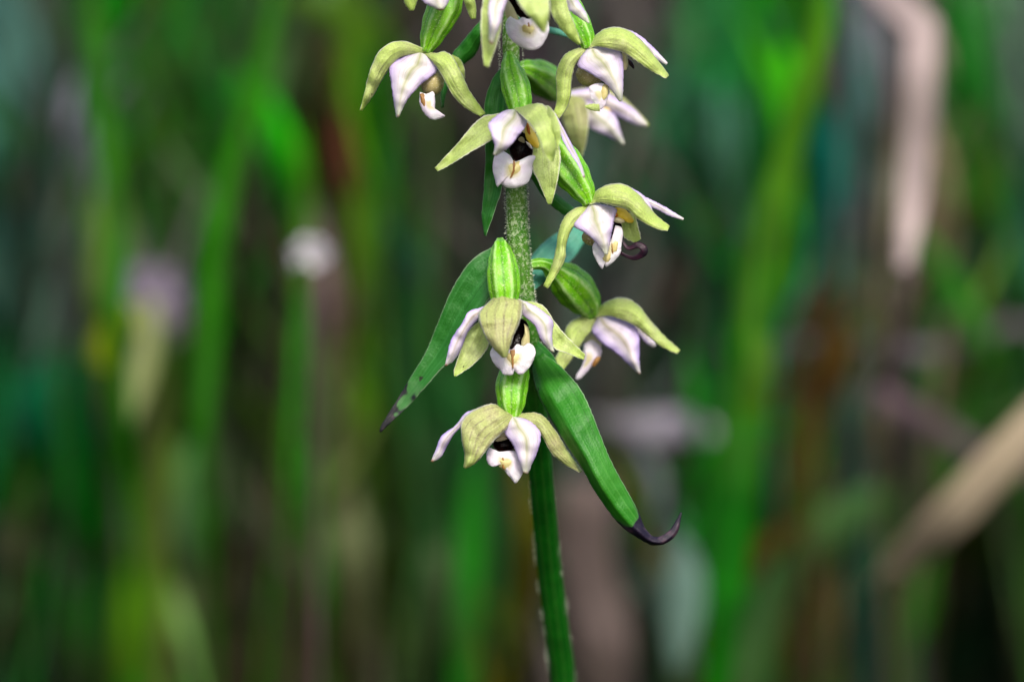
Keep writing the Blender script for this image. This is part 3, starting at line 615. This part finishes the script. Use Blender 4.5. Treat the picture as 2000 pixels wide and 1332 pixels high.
petal('bract', orchid, [(1034, 640), (1048, 662), (1068, 680), (1086, 704), (1092, 730)], [(1030, 690), (1040, 720), (1054, 740), (1074, 745), (1090, 734)], [-80, -80, -90, -100], 8, 0, 'bract', 'bract', th=5, nv=24)
# stem leaves below the frame
for sx, yy, ll in ((-1, 2300, 1), (1, 2900, 1)):
    q = P(1100, 1340, -530).lerp(base_pt, 0.3 if sx < 0 else 0.62); x, y, z = unP(q)
    petal('leaf', orchid, [(x, y - 60), (x + sx * 240, y - 190), (x + sx * 520, y - 120), (x + sx * 700, y + 130)], [(x, y + 60), (x + sx * 240, y + 120), (x + sx * 500, y + 130), (x + sx * 690, y + 140)], [z, z - 40, z - 60], -30, 0, 'leaf_left', 'leaf_left', th=7, keel=0.6, nv=30)

# ------------------------------------------------------------------ meadow plants behind
BGF = 0.64
def ribbon(pts, wid, colour, yaw=0.0, fold=0.25, n=22, V=None, F=None, C=None, tipc=None, thick=0.06):
    """blade with a closed thin cross-section along world points; wid = width list in metres"""
    if V is None: V, F, C = [], [], []
    c_ = cr(pts, n); b0 = len(V); m = 6
    for j in range(n):
        t = j / (n - 1); d = (c_[min(j + 1, n - 1)] - c_[max(j - 1, 0)]).normalized()
        ref = Vector((math.sin(yaw), -math.cos(yaw), 0.15)); a = d.cross(ref)
        if a.length < 1e-6: a = Vector((1, 0, 0))
        a.normalize(); b = a.cross(d)
        w_ = lerpl(wid, t) / 2
        for sx, sz in ((-1, 0.0), (0, -fold), (1, 0.0), (1, -thick), (0, -fold - thick * 2.5), (-1, -thick)):
            V.append(c_[j] + a * (sx * w_) + b * ((sz + fold) * w_))
            cc = colour if tipc is None else tuple(p * (1 - t) + q * t for p, q in zip(colour, tipc))
            C.append(tuple(q * BGF for q in cc))
    for j in range(n - 1):
        for i in range(m):
            a = b0 + j * m + i; b = b0 + j * m + (i + 1) % m
            F.append((a, b, b + m, a + m))
    F.append(tuple(b0 + i for i in range(m))[::-1]); F.append(tuple(b0 + (n - 1) * m + i for i in range(m)))
    return V, F, C
def to_ground(p, drift):
    x, y = p.x + drift[0], p.y + drift[1]
    return Vector((x, y, ground_z(x, y) - 0.004))
def plant_root(name, g, label, cat, group):
    r = empty(name, g + Vector((0, 0, 0.004))); return tag(r, label, cat, group)
def blade(px, D, wpx, colour, label, group=None, name='grass_blade', cat='grass blade', drift=(0, 0), yaw=0.0, prof=None, tipc=None, fold=0.25):
    """px runs from the tip downwards; the blade is carried on to the soil below the frame"""
    pts = [PD(x, y, D if not isinstance(D, (list, tuple)) else lerpl(D, i / (len(px) - 1))) for i, (x, y) in enumerate(px)]
    if px[-1][1] < 1250: drift = (drift[0], drift[1] + 0.07)
    g = to_ground(pts[-1], drift)
    mid = pts[-1].lerp(g, 0.45) + Vector((pts[-1] - pts[-2])) * 0.25
    allp = pts + [mid, g]
    lv = sum((pts[i + 1] - pts[i]).length for i in range(len(pts) - 1)); lt = lv + (mid - pts[-1]).length + (g - mid).length
    fv = lv / lt
    Dm = D if not isinstance(D, (list, tuple)) else sum(D) / len(D)
    wm = wpx * S * Dm / FD
    pf = prof or [0.25, 0.9, 1, 1, 1, 1, 0.95, 0.85]
    def wat(t):
        if t <= fv: return lerpl(pf, t / fv)
        return pf[-1] * max(0.3, 1 - (t - fv) / max(1e-6, (1 - fv)) * 2.4)
    wid = [wm * wat(i / 39) for i in range(40)]
    V, F, C = ribbon(allp, wid, lin(*colour), yaw, fold, 40, tipc=lin(*tipc) if tipc else None)
    o = obj(name, V, F, M['bgleaf'], None, cols=C)
    return tag(o, label, cat, group)
def herb_leaf(px, D, wpx, colour, label, group=None, name='herb_leaf', cat='leaf', drift=(0, 0), yaw=0.0, fold=0.2):
    """a broad leaf (tip first) on a thin stalk rooted in the soil"""
    pts = [PD(x, y, D) for x, y in px]
    if 1740 < px[-1][0] < 2200: drift = (0.04 if px[-1][0] > 1930 else -0.022, drift[1])
    g = to_ground(pts[-1], drift)
    wm = wpx * S * D / FD
    V, F, C = ribbon(pts, [wm * k for k in (0.08, 0.62, 0.94, 1, 0.85, 0.5, 0.1)], lin(*colour), yaw, fold, 24)
    root = plant_root(name, g, label, cat, group)
    obj('leaf_blade', V, F, M['bgleaf'], root, cols=C)
    q = pts[-2].lerp(pts[-1], 0.7)
    V, F, C = ribbon([q, q.lerp(g, 0.4) + Vector((0.004, 0, 0.01)), g], [0.0016, 0.002, 0.0024], lin(60, 100, 40), yaw, 0.9, 14, thick=0.5)
    obj('stalk', V, F, M['bgleaf'], root, cols=C)
    return root

# right side
blade([(1618, -60), (1602, 60), (1565, 200), (1535, 320), (1505, 440), (1490, 560), (1475, 700), (1468, 820)], 0.61, 58, (80, 150, 4), 'bright yellow-green grass blade leaning up behind the orchid, beside the blue-grey leaf', drift=(-0.03, 0.0), name='grass_blade')
blade([(1500, 330), (1478, 480), (1466, 640), (1455, 800), (1440, 950), (1420, 1120), (1400, 1340)], 0.61, 78, (18, 124, 2), 'broad saturated green grass blade crossing in front of the yellow-green one', drift=(-0.02, 0), prof=[0.12, 0.7, 1, 1.1, 1.15, 1.1, 1, 0.9, 0.6])
# bent dry stem
def dry_stem(px, D, wpx, colour, label, group=None, drift=(0, 0), tipc=None, prof=None):
    return blade(px, D, wpx, colour, label, group, 'dry_stem', 'dry stem', drift, 0.0, prof or [0.9, 1, 1, 1, 1, 1, 0.9, 0.8], tipc, 0.7)
dry_stem([(1690, -60), (1730, -18), (1772, 6), (1800, 60), (1800, 150), (1792, 260), (1784, 350), (1774, 440), (1764, 530), (1756, 620)], 0.615, 66, (226, 206, 204), 'pinkish tan dry stem bent over in a hook at its top', drift=(-0.03, 0.25), tipc=(110, 100, 70), prof=[0.9, 1.15, 1.05, 1, 1, 0.95, 0.85, 0.65, 0.42, 0.2])
dry_stem([(2090, 760), (2000, 850), (1900, 955), (1815, 1040), (1740, 1110), (1690, 1165)], [0.61, 0.62, 0.65], 84, (236, 216, 184), 'thick straw-coloured dry stem slanting across the dark hollow', drift=(-0.02, 0.30), tipc=(120, 126, 70), prof=[1, 1, 1, 0.95, 0.85, 0.6, 0.3, 0.1])
blade([(2080, 640), (1980, 735), (1890, 840), (1800, 945), (1720, 1060), (1640, 1180), (1540, 1330)], 0.72, 80, (58, 122, 40), 'green grass blade slanting alongside the straw-coloured stem', drift=(-0.06, 0.0))
blade([(1720, 960), (1640, 1010), (1570, 1080), (1500, 1180), (1460, 1330)], 0.70, 84, (78, 130, 66), 'pale green bent grass blade beneath the broad saturated one', drift=(-0.02, 0))
dry_stem([(1420, 690), (1560, 672), (1700, 676), (1850, 690), (2100, 705)], 0.70, 28, (150, 136, 148), 'mauve-grey dry stalk lying level across the grass', drift=(0.08, 0.05))
dry_stem([(1440, 640), (1600, 650), (1780, 655), (2100, 640)], 0.74, 30, (128, 116, 120), 'thin greyish dry stalk lying level above the mauve-grey one', drift=(0.06, 0.06))
dry_stem([(1690, 755), (1770, 800), (1850, 845), (1930, 900), (2040, 960)], 0.69, 44, (122, 102, 110), 'dull mauve dry stalk sloping down to the straw-coloured stem', drift=(0.04, 0.03))
dry_stem([(1880, 890), (1780, 950), (1680, 1010), (1600, 1060), (1500, 1160)], 0.78, 30, (104, 96, 84), 'brownish mauve dry stalk sloping under the straw-coloured stem', drift=(-0.03, 0.03))
dry_stem([(1590, 690), (1560, 800), (1520, 920), (1480, 1040), (1440, 1200)], 0.74, 60, (112, 70, 38), 'rusty brown dry stem close behind the broad green blade', drift=(-0.02, 0.03))
blade([(1720, 520), (1690, 640), (1650, 760), (1610, 880), (1570, 1000)], 0.72, 62, (104, 150, 34), 'olive-lime grass blade rising past the level mauve stalk', drift=(-0.03, 0.02))
herb_leaf([(1700, 20), (1705, 130), (1700, 250), (1680, 370), (1640, 500)], 0.70, 118, (140, 152, 156), 'long blue-grey leaf standing between the bright blade and hooked stem', drift=(-0.01, 0.03))
herb_leaf([(1608, 180), (1610, 300), (1590, 400), (1570, 500)], 0.74, 100, (40, 150, 124), 'teal leaf peeping from behind the blue-grey leaf', drift=(-0.01, 0.04))
herb_leaf([(1850, -60), (1890, 40), (1900, 150), (1880, 270)], 0.80, 190, (66, 150, 62), 'broad mid-green leaf to one side of the hooked stem', drift=(0, 0.04))
herb_leaf([(2010, 60), (1980, 140), (1940, 220), (1900, 290)], 0.78, 100, (112, 128, 112), 'grey-green leaf curving over beside the hooked stem', drift=(0, 0.05))
herb_leaf([(2060, 170), (1990, 230), (1930, 290), (1880, 330)], 0.82, 110, (0, 126, 112), 'dark teal leaf tucked under the grey-green leaf', drift=(0, 0.04))
herb_leaf([(1990, 330), (1930, 350), (1880, 390), (1840, 440)], 0.76, 96, (134, 168, 56), 'small lime-olive leaf lying behind the hooked stem', drift=(0, 0.04))
herb_leaf([(2050, 380), (1980, 430), (1920, 500), (1870, 590)], 0.80, 150, (66, 146, 110), 'soft bluish green leaf below the lime-olive leaf', drift=(0, 0.04))
herb_leaf([(2060, 520), (1990, 560), (1930, 610), (1880, 680)], 0.84, 130, (84, 150, 60), 'fresh green leaf above the level dry stalks', drift=(0, 0.04))
herb_leaf([(1850, 470), (1800, 540), (1780, 600), (1770, 680)], 0.78, 90, (130, 116, 84), 'brownish withered leaf at the foot of the hooked stem', drift=(0, 0.04))
herb_leaf([(1830, 1150), (1800, 1190), (1760, 1240), (1730, 1300)], 0.74, 60, (14, 124, 28), 'deep green leaf at the rim of the dark hollow', drift=(0, 0.02))
herb_leaf([(1700, 1120), (1720, 1180), (1700, 1260), (1690, 1340)], 0.80, 90, (96, 120, 104), 'grey-green narrow leaf by the dark hollow', drift=(0, 0.02))
herb_leaf([(1790, 1010), (1740, 1100), (1720, 1200), (1700, 1330)], 0.84, 110, (110, 120, 20), 'olive yellow leaf under the straw-coloured stem', drift=(0, 0.02))
# middle, behind and beside the orchid
herb_leaf([(1420, 858), (1350, 832), (1280, 836), (1210, 828), (1150, 812)], 0.69, 66, (184, 178, 192), 'pale lilac-grey dead leaf stretched out level beside the orchid', drift=(0.01, 0.06), name='dead_leaf')
herb_leaf([(1320, 1030), (1338, 1120), (1330, 1220), (1316, 1330)], 0.65, 78, (140, 178, 160), 'upright pale mint-grey leaf below the curled orchid leaf', drift=(0, 0.02))
dry_stem([(1150, 940), (1140, 1060), (1165, 1200), (1190, 1340)], 0.68, 108, (134, 118, 112), 'wide taupe dry stem rising beside the lower orchid stem', drift=(0, 0.02))
dry_stem([(1250, 1000), (1220, 1120), (1230, 1230), (1240, 1340)], 0.74, 80, (122, 110, 100), 'brown-grey dry stem between the taupe stem and mint-grey leaf', drift=(0, 0.03))
herb_leaf([(1470, -40), (1490, 90), (1470, 230), (1420, 370)], 0.80, 170, (66, 150, 92), 'wide bluish green leaf behind the yellow-green blade', drift=(-0.02, 0.05))
herb_leaf([(1310, 20), (1340, 110), (1380, 220), (1400, 350)], 0.82, 130, (60, 138, 66), 'mid-green leaf leaning towards the uppermost orchid flowers', drift=(0, 0.05))
herb_leaf([(1180, 250), (1210, 330), (1280, 400), (1330, 480)], 0.80, 150, (44, 134, 108), 'teal green leaf behind the flower on the orchid spike', drift=(0, 0.05))
herb_leaf([(1460, 400), (1400, 520), (1380, 640), (1370, 760)], 0.76, 110, (80, 140, 118), 'dusty teal leaf close behind the broad saturated blade', drift=(0, 0.04))
herb_leaf([(1250, 430), (1300, 500), (1340, 590), (1330, 690)], 0.86, 150, (112, 96, 96), 'brown-mauve withered leaf beyond the dusty teal leaf', drift=(0, 0.05))
herb_leaf([(1230, -60), (1240, 30), (1260, 120), (1270, 220)], 0.9, 150, (112, 100, 100), 'grey-brown withered leaf behind the top of the orchid', drift=(0, 0.05))
herb_leaf([(930, -40), (915, 100), (900, 250), (890, 420)], 0.88, 200, (108, 96, 98), 'mauve-brown withered leaf standing close behind the orchid stem', drift=(0, 0.05))
herb_leaf([(850, 380), (850, 480), (860, 580), (870, 690)], 0.74, 150, (78, 138, 98), 'sage green leaf behind the straight spotted orchid leaf', drift=(0, 0.04))
herb_leaf([(880, 720), (870, 850), (880, 980), (890, 1130)], 0.74, 170, (50, 124, 60), 'dull green leaf standing below the straight spotted orchid leaf', drift=(0, 0.03))
herb_leaf([(990, 880), (985, 1000), (975, 1130), (970, 1260)], 0.70, 120, (4, 108, 8), 'deep green leaf tight behind the lower orchid stem', drift=(-0.005, 0.02))
blade([(930, 900), (920, 1020), (915, 1160), (905, 1340)], 0.68, 56, (30, 130, 20), 'narrow deep green grass blade beside the lower orchid stem', drift=(0, 0.02))
herb_leaf([(985, 1070), (970, 1150), (960, 1250), (950, 1350)], 0.76, 110, (128, 116, 10), 'mustard yellow leaf low beside the orchid stem', drift=(0, 0.02))
herb_leaf([(840, 1050), (850, 1130), (850, 1220), (840, 1330)], 0.72, 120, (96, 124, 84), 'grey-green leaf low between dry stems and orchid', drift=(0, 0.02))
# left side
blade([(172, -70), (186, 60), (192, 170), (210, 290), (224, 420), (230, 560), (232, 700)], 0.64, 44, (44, 134, 8), 'vivid green grass blade rising past the drooping yellowish flower', drift=(0.005, 0.02))
blade([(220, 330), (216, 430), (214, 540), (208, 660)], 0.68, 84, (112, 146, 60), 'pale olive blade in front of the vivid green one', drift=(0.005, 0.02))
blade([(548, -70), (520, 100), (482, 240), (450, 340), (428, 450), (412, 580), (404, 740), (400, 900)], 0.64, 44, (48, 130, 6), 'long vivid green grass blade arching between the two background flowers', drift=(0.0, 0.02))
blade([(660, -70), (600, 60), (545, 160), (500, 250), (480, 340)], 0.72, 76, (104, 150, 92), 'pale sage blade crossing the long vivid one', drift=(-0.01, 0.03))
blade([(694, -80), (690, 120), (690, 320), (700, 520), (706, 720), (708, 900)], 0.70, 50, (80, 132, 6), 'olive green grass blade next to the white round flower', drift=(0.0, 0.02))
blade([(745, 60), (738, 230), (736, 400), (728, 560), (720, 760)], 0.72, 56, (34, 124, 6), 'dark green grass blade between olive blade and orchid', drift=(0, 0.02))
dry_stem([(642, 60), (628, 170), (622, 290), (628, 420)], 0.76, 46, (110, 66, 52), 'red-brown dry stem above the white round flower', drift=(0.004, 0.02))
herb_leaf([(150, 140), (160, 210), (160, 280), (150, 350)], 0.70, 84, (142, 142, 158), 'small lilac-grey leaf near the vivid green blade', drift=(0, 0.03))
herb_leaf([(-20, -60), (10, 60), (20, 190), (10, 330)], 0.74, 130, (92, 148, 136), 'grey-teal leaf far out beside the lilac-grey leaf', drift=(0, 0.03))
herb_leaf([(100, 400), (115, 500), (110, 610), (100, 740)], 0.74, 130, (108, 150, 130), 'misty grey-green leaf beside the pale olive blade', drift=(0, 0.03))
herb_leaf([(15, 420), (20, 560), (10, 700), (0, 850)], 0.78, 110, (106, 110, 104), 'grey withered leaf beyond the misty leaf', drift=(0, 0.03))
herb_leaf([(110, 680), (120, 750), (130, 830), (130, 920)], 0.70, 190, (12, 114, 70), 'broad bluish green leaf under the misty leaf', drift=(0, 0.03))
herb_leaf([(220, 800), (190, 890), (170, 980), (160, 1080)], 0.70, 190, (2, 104, 2), 'broad deep green leaf under the drooping yellowish flower', drift=(0, 0.03))
herb_leaf([(260, 1090), (225, 1170), (195, 1250), (170, 1350)], 0.70, 190, (2, 100, 2), 'low broad deep green leaf near the bottom of the grass', drift=(0, 0.02))
blade([(330, 860), (300, 980), (280, 1100), (260, 1340)], 0.68, 80, (98, 152, 8), 'yellow-olive grass blade over the deep green leaves', drift=(0, 0.02))
herb_leaf([(375, 860), (380, 950), (385, 1050), (390, 1150)], 0.70, 110, (112, 166, 96), 'pale green leaf next to the yellow-olive blade', drift=(0, 0.02))
herb_leaf([(390, 1080), (405, 1160), (395, 1240), (385, 1330)], 0.70, 110, (142, 140, 104), 'beige withered leaf below the pale green leaf', drift=(0, 0.02))
herb_leaf([(-50, 1040), (10, 1050), (70, 1080), (130, 1130)], 0.72, 110, (150, 148, 116), 'sandy grey dead leaf lying over the deep green leaves', drift=(0, 0.02), name='dead_leaf')
blade([(330, 1150), (280, 1230), (230, 1340)], 0.70, 50, (60, 136, 14), 'short fresh green blade over the low deep green leaf', drift=(-0.01, 0.01))
dry_stem([(600, 730), (572, 850), (548, 960), (530, 1080), (520, 1220)], 0.76, 60, (110, 96, 94), 'mauve-grey dry stem running down below the white round flower', drift=(0, 0.02))
dry_stem([(470, 560), (455, 700), (450, 830), (455, 960)], 0.78, 70, (100, 84, 72), 'dark brown dry stem by the long vivid blade', drift=(0, 0.02))
dry_stem([(505, 900), (498, 1020), (490, 1150), (488, 1300)], 0.74, 64, (92, 64, 66), 'dark maroon dry stem low in the grass', drift=(0, 0.02))
blade([(660, 640), (650, 760), (652, 880), (668, 1000), (690, 1120)], 0.70, 84, (134, 146, 100), 'pale straw-green blade beneath the olive green one', drift=(0, 0.02))
blade([(610, 860), (614, 980), (622, 1100), (630, 1230)], 0.68, 44, (30, 124, 4), 'thin deep green blade alongside the mauve-grey dry stem', drift=(0, 0.02))
herb_leaf([(580, 1140), (590, 1210), (580, 1280), (570, 1350)], 0.72, 120, (110, 118, 124), 'slate grey dead leaf at the foot of the mauve-grey stem', drift=(0, 0.02), name='dead_leaf')
blade([(720, 960), (722, 1080), (730, 1220), (735, 1340)], 0.74, 70, (112, 104, 88), 'greyish brown withered blade near the grey-green low leaf', drift=(0, 0.02))
blade([(790, 900), (780, 1040), (770, 1180), (765, 1340)], 0.74, 60, (76, 110, 40), 'dim olive blade between withered blade and grey-green leaf', drift=(0, 0.02))

# two background flowers
def wild_flower(x, y, D, r, colour, label, stem_c, stem_w, drift, n=26, droop=0.0):
    c0 = PD(x, y, D); g = to_ground(c0, drift)
    root = plant_root('wild_flower', g, label, 'flower', None)
    V, F, C = ribbon([c0 + Vector((0, 0, 0)), c0.lerp(g, 0.15) + Vector((0.0005, 0.001, 0)), c0.lerp(g, 0.5), g], [stem_w * .8, stem_w, stem_w * .7, stem_w * .6], lin(*stem_c), 0, 0.9, 20, thick=0.6)
    obj('stem', V, F, M['bgleaf'], root, cols=C)
    rr = r * S * D / FD
    for i in range(n):                                  # a tight round head of small petals
        a = i * 2.39996; zf = 1 - 1.5 * (i + 0.5) / n
        h = math.sqrt(max(0, 1 - zf * zf)); dirv = Vector((h * math.cos(a), h * math.sin(a), zf)).normalized()
        p1 = c0 + dirv * rr * 0.3; p2 = c0 + dirv * rr * 0.75 + Vector((0, 0, rr * 0.1)); p3 = c0 + dirv * rr * 1.05 + Vector((0, 0, -rr * 0.12 - droop * rr))
        V, F, C = ribbon([p1, p2, p3], [rr * .3, rr * .62, rr * .4], lin(*colour), a + 1.57, 0.2, 6)
        obj('petal', V, F, M['bgpetal'], root, cols=C)
    return root
wild_flower(606, 500, 0.60, 42, (255, 250, 255), 'round white flower head standing among the olive blades', (120, 100, 100), 0.0012, (0.0, 0.01))
wf = wild_flower(296, 575, 0.67, 74, (160, 148, 166), 'faded mauve flower head with drooping yellowish bract', (110, 130, 60), 0.004, (0.0, 0.01), 34, 0.25)
def extra(root, px, D, wpx, colour, name):
    pts = [PD(x, y, D) for x, y in px]; wm = wpx * S * D / FD
    V, F, C = ribbon(pts, [wm * k for k in (0.5, 0.9, 1, 0.95, 0.6)], lin(*colour), 0, 0.3, 18)
    return obj(name, V, F, M['bgpetal'], root, cols=C)
extra(wf, [(296, 590), (290, 660), (272, 740), (238, 840)], 0.66, 48, (168, 180, 118), 'bract')
extra(wf, [(262, 600), (228, 640), (208, 680), (205, 720)], 0.66, 60, (150, 170, 20), 'bract')
dry_stem([(628, 560), (618, 640), (606, 730), (600, 800)], 0.72, 70, (120, 106, 100), 'pinkish grey dry stem just under the white round flower', drift=(0, 0.02))

# ------------------------------------------------------------------ undergrowth: uncountable leaves and grass
GAPS = [(1950, 1140, 225, 235), (1990, 1290, 270, 190), (1800, 1330, 120, 60), (1550, 1275, 75, 70), (1675, 905, 50, 70), (1735, 742, 45, 32), (1850, 742, 60, 38), (1700, 1085, 40, 30), (60, 1230, 70, 80)]
PAL = [(6, 96, 4), (20, 116, 8), (58, 122, 10), (92, 126, 24), (14, 110, 62), (44, 118, 88), (96, 108, 96), (108, 92, 84), (88, 66, 54), (2, 84, 4), (76, 104, 36), (40, 112, 16), (84, 120, 8)]
def scatter(n, seed, xr, yr, hr, wr, lay, V, F, C, avoid):
    rnd = random.Random(seed)
    for i in range(n):
        x = rnd.uniform(*xr); y = rnd.uniform(*yr)
        if not avoid(x, y): continue
        gz = ground_z(x, y); h = rnd.uniform(*hr); a = rnd.uniform(0, 6.28); l_ = rnd.uniform(*lay) * h
        tip = Vector((x + math.cos(a) * l_, y + math.sin(a) * l_, gz + h))
        skip = False
        for f in (0.15, 0.3, 0.45, 0.6, 0.8, 1.0):
            q = Vector((x, y, gz)).lerp(tip, f); u_ = unP(q)
            for gx_, gy_, rx, ry in GAPS:
                if ((u_[0] - gx_) / rx) ** 2 + ((u_[1] - gy_) / ry) ** 2 < 1.0: skip = True
        if skip: continue
        k = mnoise.noise(Vector((x * 14, y * 6, 5.1))) * 0.5 + 0.5
        ci = int((k * 1.5 - 0.25 + rnd.uniform(-0.22, 0.22)) * len(PAL)) % len(PAL)
        c_ = [v * rnd.uniform(0.4, 0.8) for v in lin(*PAL[ci])]  # palette darkened: shade of the gaps behind the sprigs put into the colour
        ribbon([Vector((x, y, gz - 0.003)), Vector((x + math.cos(a) * l_ * 0.25, y + math.sin(a) * l_ * 0.25, gz + h * 0.62)), tip],
               [rnd.uniform(*wr) * q for q in (0.7, 1, 0.9, 0.15)], tuple(c_), rnd.uniform(-1.2, 1.2), 0.25, 6, V, F, C)
COLS = {80: [(30,75,110,100),(100,60,75,65),(190,40,120,20),(300,50,85,35),(420,40,105,45),(520,75,110,70),(600,90,95,80),(690,70,105,30),(760,60,90,40),(860,75,70,65),(930,80,72,78),(1230,75,70,72),(1330,60,110,70),(1450,55,125,70),(1560,60,140,10),(1670,110,100,115),(1780,120,110,110),(1900,60,130,60),(1970,90,110,95)],
 260: [(60,30,80,50),(160,95,95,100),(210,50,150,10),(300,60,65,40),(400,65,85,55),(480,60,140,10),(560,60,90,50),(630,95,60,50),(720,40,95,15),(820,45,75,45),(900,75,70,65),(1250,60,105,80),(1370,50,115,65),(1470,40,100,45),(1540,70,140,0),(1620,40,110,95),(1680,105,110,110),(1790,110,110,90),(1880,10,100,30),(1960,0,100,85)],
 440: [(60,60,95,85),(150,60,62,55),(220,75,110,40),(320,50,80,40),(420,60,125,10),(520,65,65,55),(700,60,100,20),(800,60,100,75),(900,70,65,62),(1230,70,95,85),(1320,85,65,65),(1400,75,110,95),(1500,50,130,0),(1570,60,130,105),(1660,110,120,115),(1760,115,105,85),(1850,80,110,50),(1920,95,130,60),(1980,70,120,95)],
 620: [(40,75,95,80),(140,85,110,95),(220,90,130,10),(290,110,105,105),(420,40,100,30),(520,55,75,35),(600,110,95,95),(690,60,105,20),(740,20,90,10),(850,45,95,50),(1280,70,75,72),(1380,75,105,90),(1470,10,130,0),(1560,90,80,70),(1650,70,85,40),(1740,75,110,40),(1820,120,85,70),(1900,60,110,50),(1980,70,125,50)],
 800: [(60,30,118,66),(150,4,118,50),(260,100,120,70),(340,70,100,50),(440,85,75,65),(520,70,95,40),(600,75,65,60),(660,90,105,60),(730,30,95,20),(850,50,100,55),(1250,100,100,105),(1440,10,120,0),(1560,90,70,40),(1640,40,100,20),(1760,105,85,85),(1860,70,90,60),(1960,60,80,50)],
 960: [(60,40,80,20),(180,0,112,2),(300,70,118,6),(370,70,130,70),(460,70,80,60),(540,95,85,85),(600,60,75,50),(690,95,105,70),(780,60,90,40),(880,45,95,35),(960,10,75,10),(1160,90,80,75),(1290,85,90,30),(1430,15,125,0),(1520,85,65,30),(1600,70,120,30),(1700,70,60,62),(1780,90,110,60)],
 1130: [(40,100,100,80),(150,20,92,6),(260,50,116,0),(380,90,120,70),(480,75,65,50),(560,80,72,70),(640,40,85,20),(720,80,80,70),(840,85,100,75),(960,100,95,10),(1170,105,95,88),(1310,110,140,125),(1420,40,130,10),(1520,70,110,60),(1620,70,120,40),(1720,70,85,50)],
 1280: [(60,10,40,5),(200,0,104,2),(290,50,124,6),(390,100,100,80),(480,60,50,40),(570,80,85,85),(700,75,75,60),(850,75,90,65),(950,70,70,10),(1180,100,92,88),(1300,100,125,110),(1400,50,120,20),(1480,70,90,60),(1640,60,95,40),(1740,70,110,30),(1840,20,90,20)]}
def place_colour(x, y, rnd):                 # leaf colour by place in the frame, taken as seen, strength at random
    y += rnd.gauss(0, 60); x += rnd.gauss(0, 28)
    row = min(COLS, key=lambda k: abs(k - y)); e = min(COLS[row], key=lambda q: abs(q[0] - x))
    g = rnd.uniform(0.35, 1.45)
    c_ = lin(*e[1:]); m_ = max(c_)
    return tuple(max(0.0, (q - 0.16 * (m_ - q)) * g * 1.8) for q in c_)
def sprigs(V, F, C):
    rnd = random.Random(21)
    for i in range(5200):
        x = rnd.uniform(-250, 2250) if i < 3000 else rnd.choice((rnd.uniform(-1200, -200), rnd.uniform(2200, 3200))); y = rnd.uniform(-200, 1500); D = rnd.choice((rnd.uniform(0.68, 0.80), rnd.uniform(0.72, 0.95)))
        ln = rnd.uniform(0.014, 0.045); wd = rnd.choice((rnd.uniform(0.0012, 0.0026), rnd.uniform(0.0022, 0.0048)))
        t = rnd.gauss(0, 0.32) + (0.5 if x > 1500 and y > 700 else 0.0)
        px_l = ln / (S * D / FD); ex = x - math.sin(t) * px_l; ey = y + math.cos(t) * px_l
        bad = False
        for f in (0, 0.25, 0.5, 0.75, 1.0):
            qx, qy = x + (ex - x) * f, y + (ey - y) * f
            for gx_, gy_, rx, ry in GAPS:
                if ((qx - gx_) / rx) ** 2 + ((qy - gy_) / ry) ** 2 < 1.15: bad = True
        if bad: continue
        a = PD(x, y, D); b = PD(ex, ey, D + rnd.uniform(-0.01, 0.02)); m_ = a.lerp(b, 0.5) + Vector((rnd.uniform(-1, 1), rnd.uniform(-1, 1), 0)) * ln * 0.12
        if b.z < 0.02: continue
        cc = place_colour((x + ex) / 2, (y + ey) / 2, rnd)
        ribbon([a, m_, b], [wd * k for k in (0.1, 0.8, 1, 0.8, 0.2)], cc, rnd.uniform(-0.9, 0.9), 0.25, 7, V, F, C)
        dx = rnd.uniform(-0.02, 0.02)
        if 1720 < ex < 2250: dx = ((1660 if ex < 1900 else 2300) - ex) * S * D / FD
        g = to_ground(b, (dx, rnd.uniform(-0.01, 0.05)))
        ribbon([b, b.lerp(g, 0.5) + Vector((rnd.uniform(-1, 1) * 0.006, 0, 0)), g], [0.0009, 0.0011, 0.0013], tuple(q * 0.6 for q in cc), 0, 0.8, 5, V, F, C, thick=0.5)
V, F, C = [], [], []
clear = lambda x, y: not (abs(x) < 0.16 and y < 0.32) and not (y < 0.22 and abs(x) < 0.55 * 1)
scatter(2600, 1, (-0.55, 0.55), (0.42, 1.6), (0.05, 0.16), (0.006, 0.016), (0.3, 1.0), V, F, C, clear)
scatter(3600, 2, (-1.2, 1.2), (1.2, 3.4), (0.05, 0.2), (0.008, 0.022), (0.2, 1.0), V, F, C, clear)
scatter(2600, 3, (-2.6, 2.6), (3.2, 7.0), (0.08, 0.3), (0.012, 0.035), (0.2, 0.9), V, F, C, clear)
scatter(1500, 4, (-1.2, 1.2), (-0.3, 1.0), (0.03, 0.10), (0.004, 0.010), (0.2, 1.0), V, F, C, lambda x, y: abs(x) > 0.3)
scatter(1500, 5, (-0.34, 0.34), (0.30, 0.95), (0.10, 0.27), (0.003, 0.011), (0.1, 0.7), V, F, C, clear)
scatter(500, 6, (-0.40, 0.40), (0.55, 1.10), (0.14, 0.30), (0.006, 0.018), (0.1, 0.6), V, F, C, clear)
sprigs(V, F, C)
o = obj('undergrowth', V, F, M['bgleaf'], None, cols=C)
tag(o, 'blurred low grass and herbs covering the meadow floor', 'undergrowth', kind='stuff')
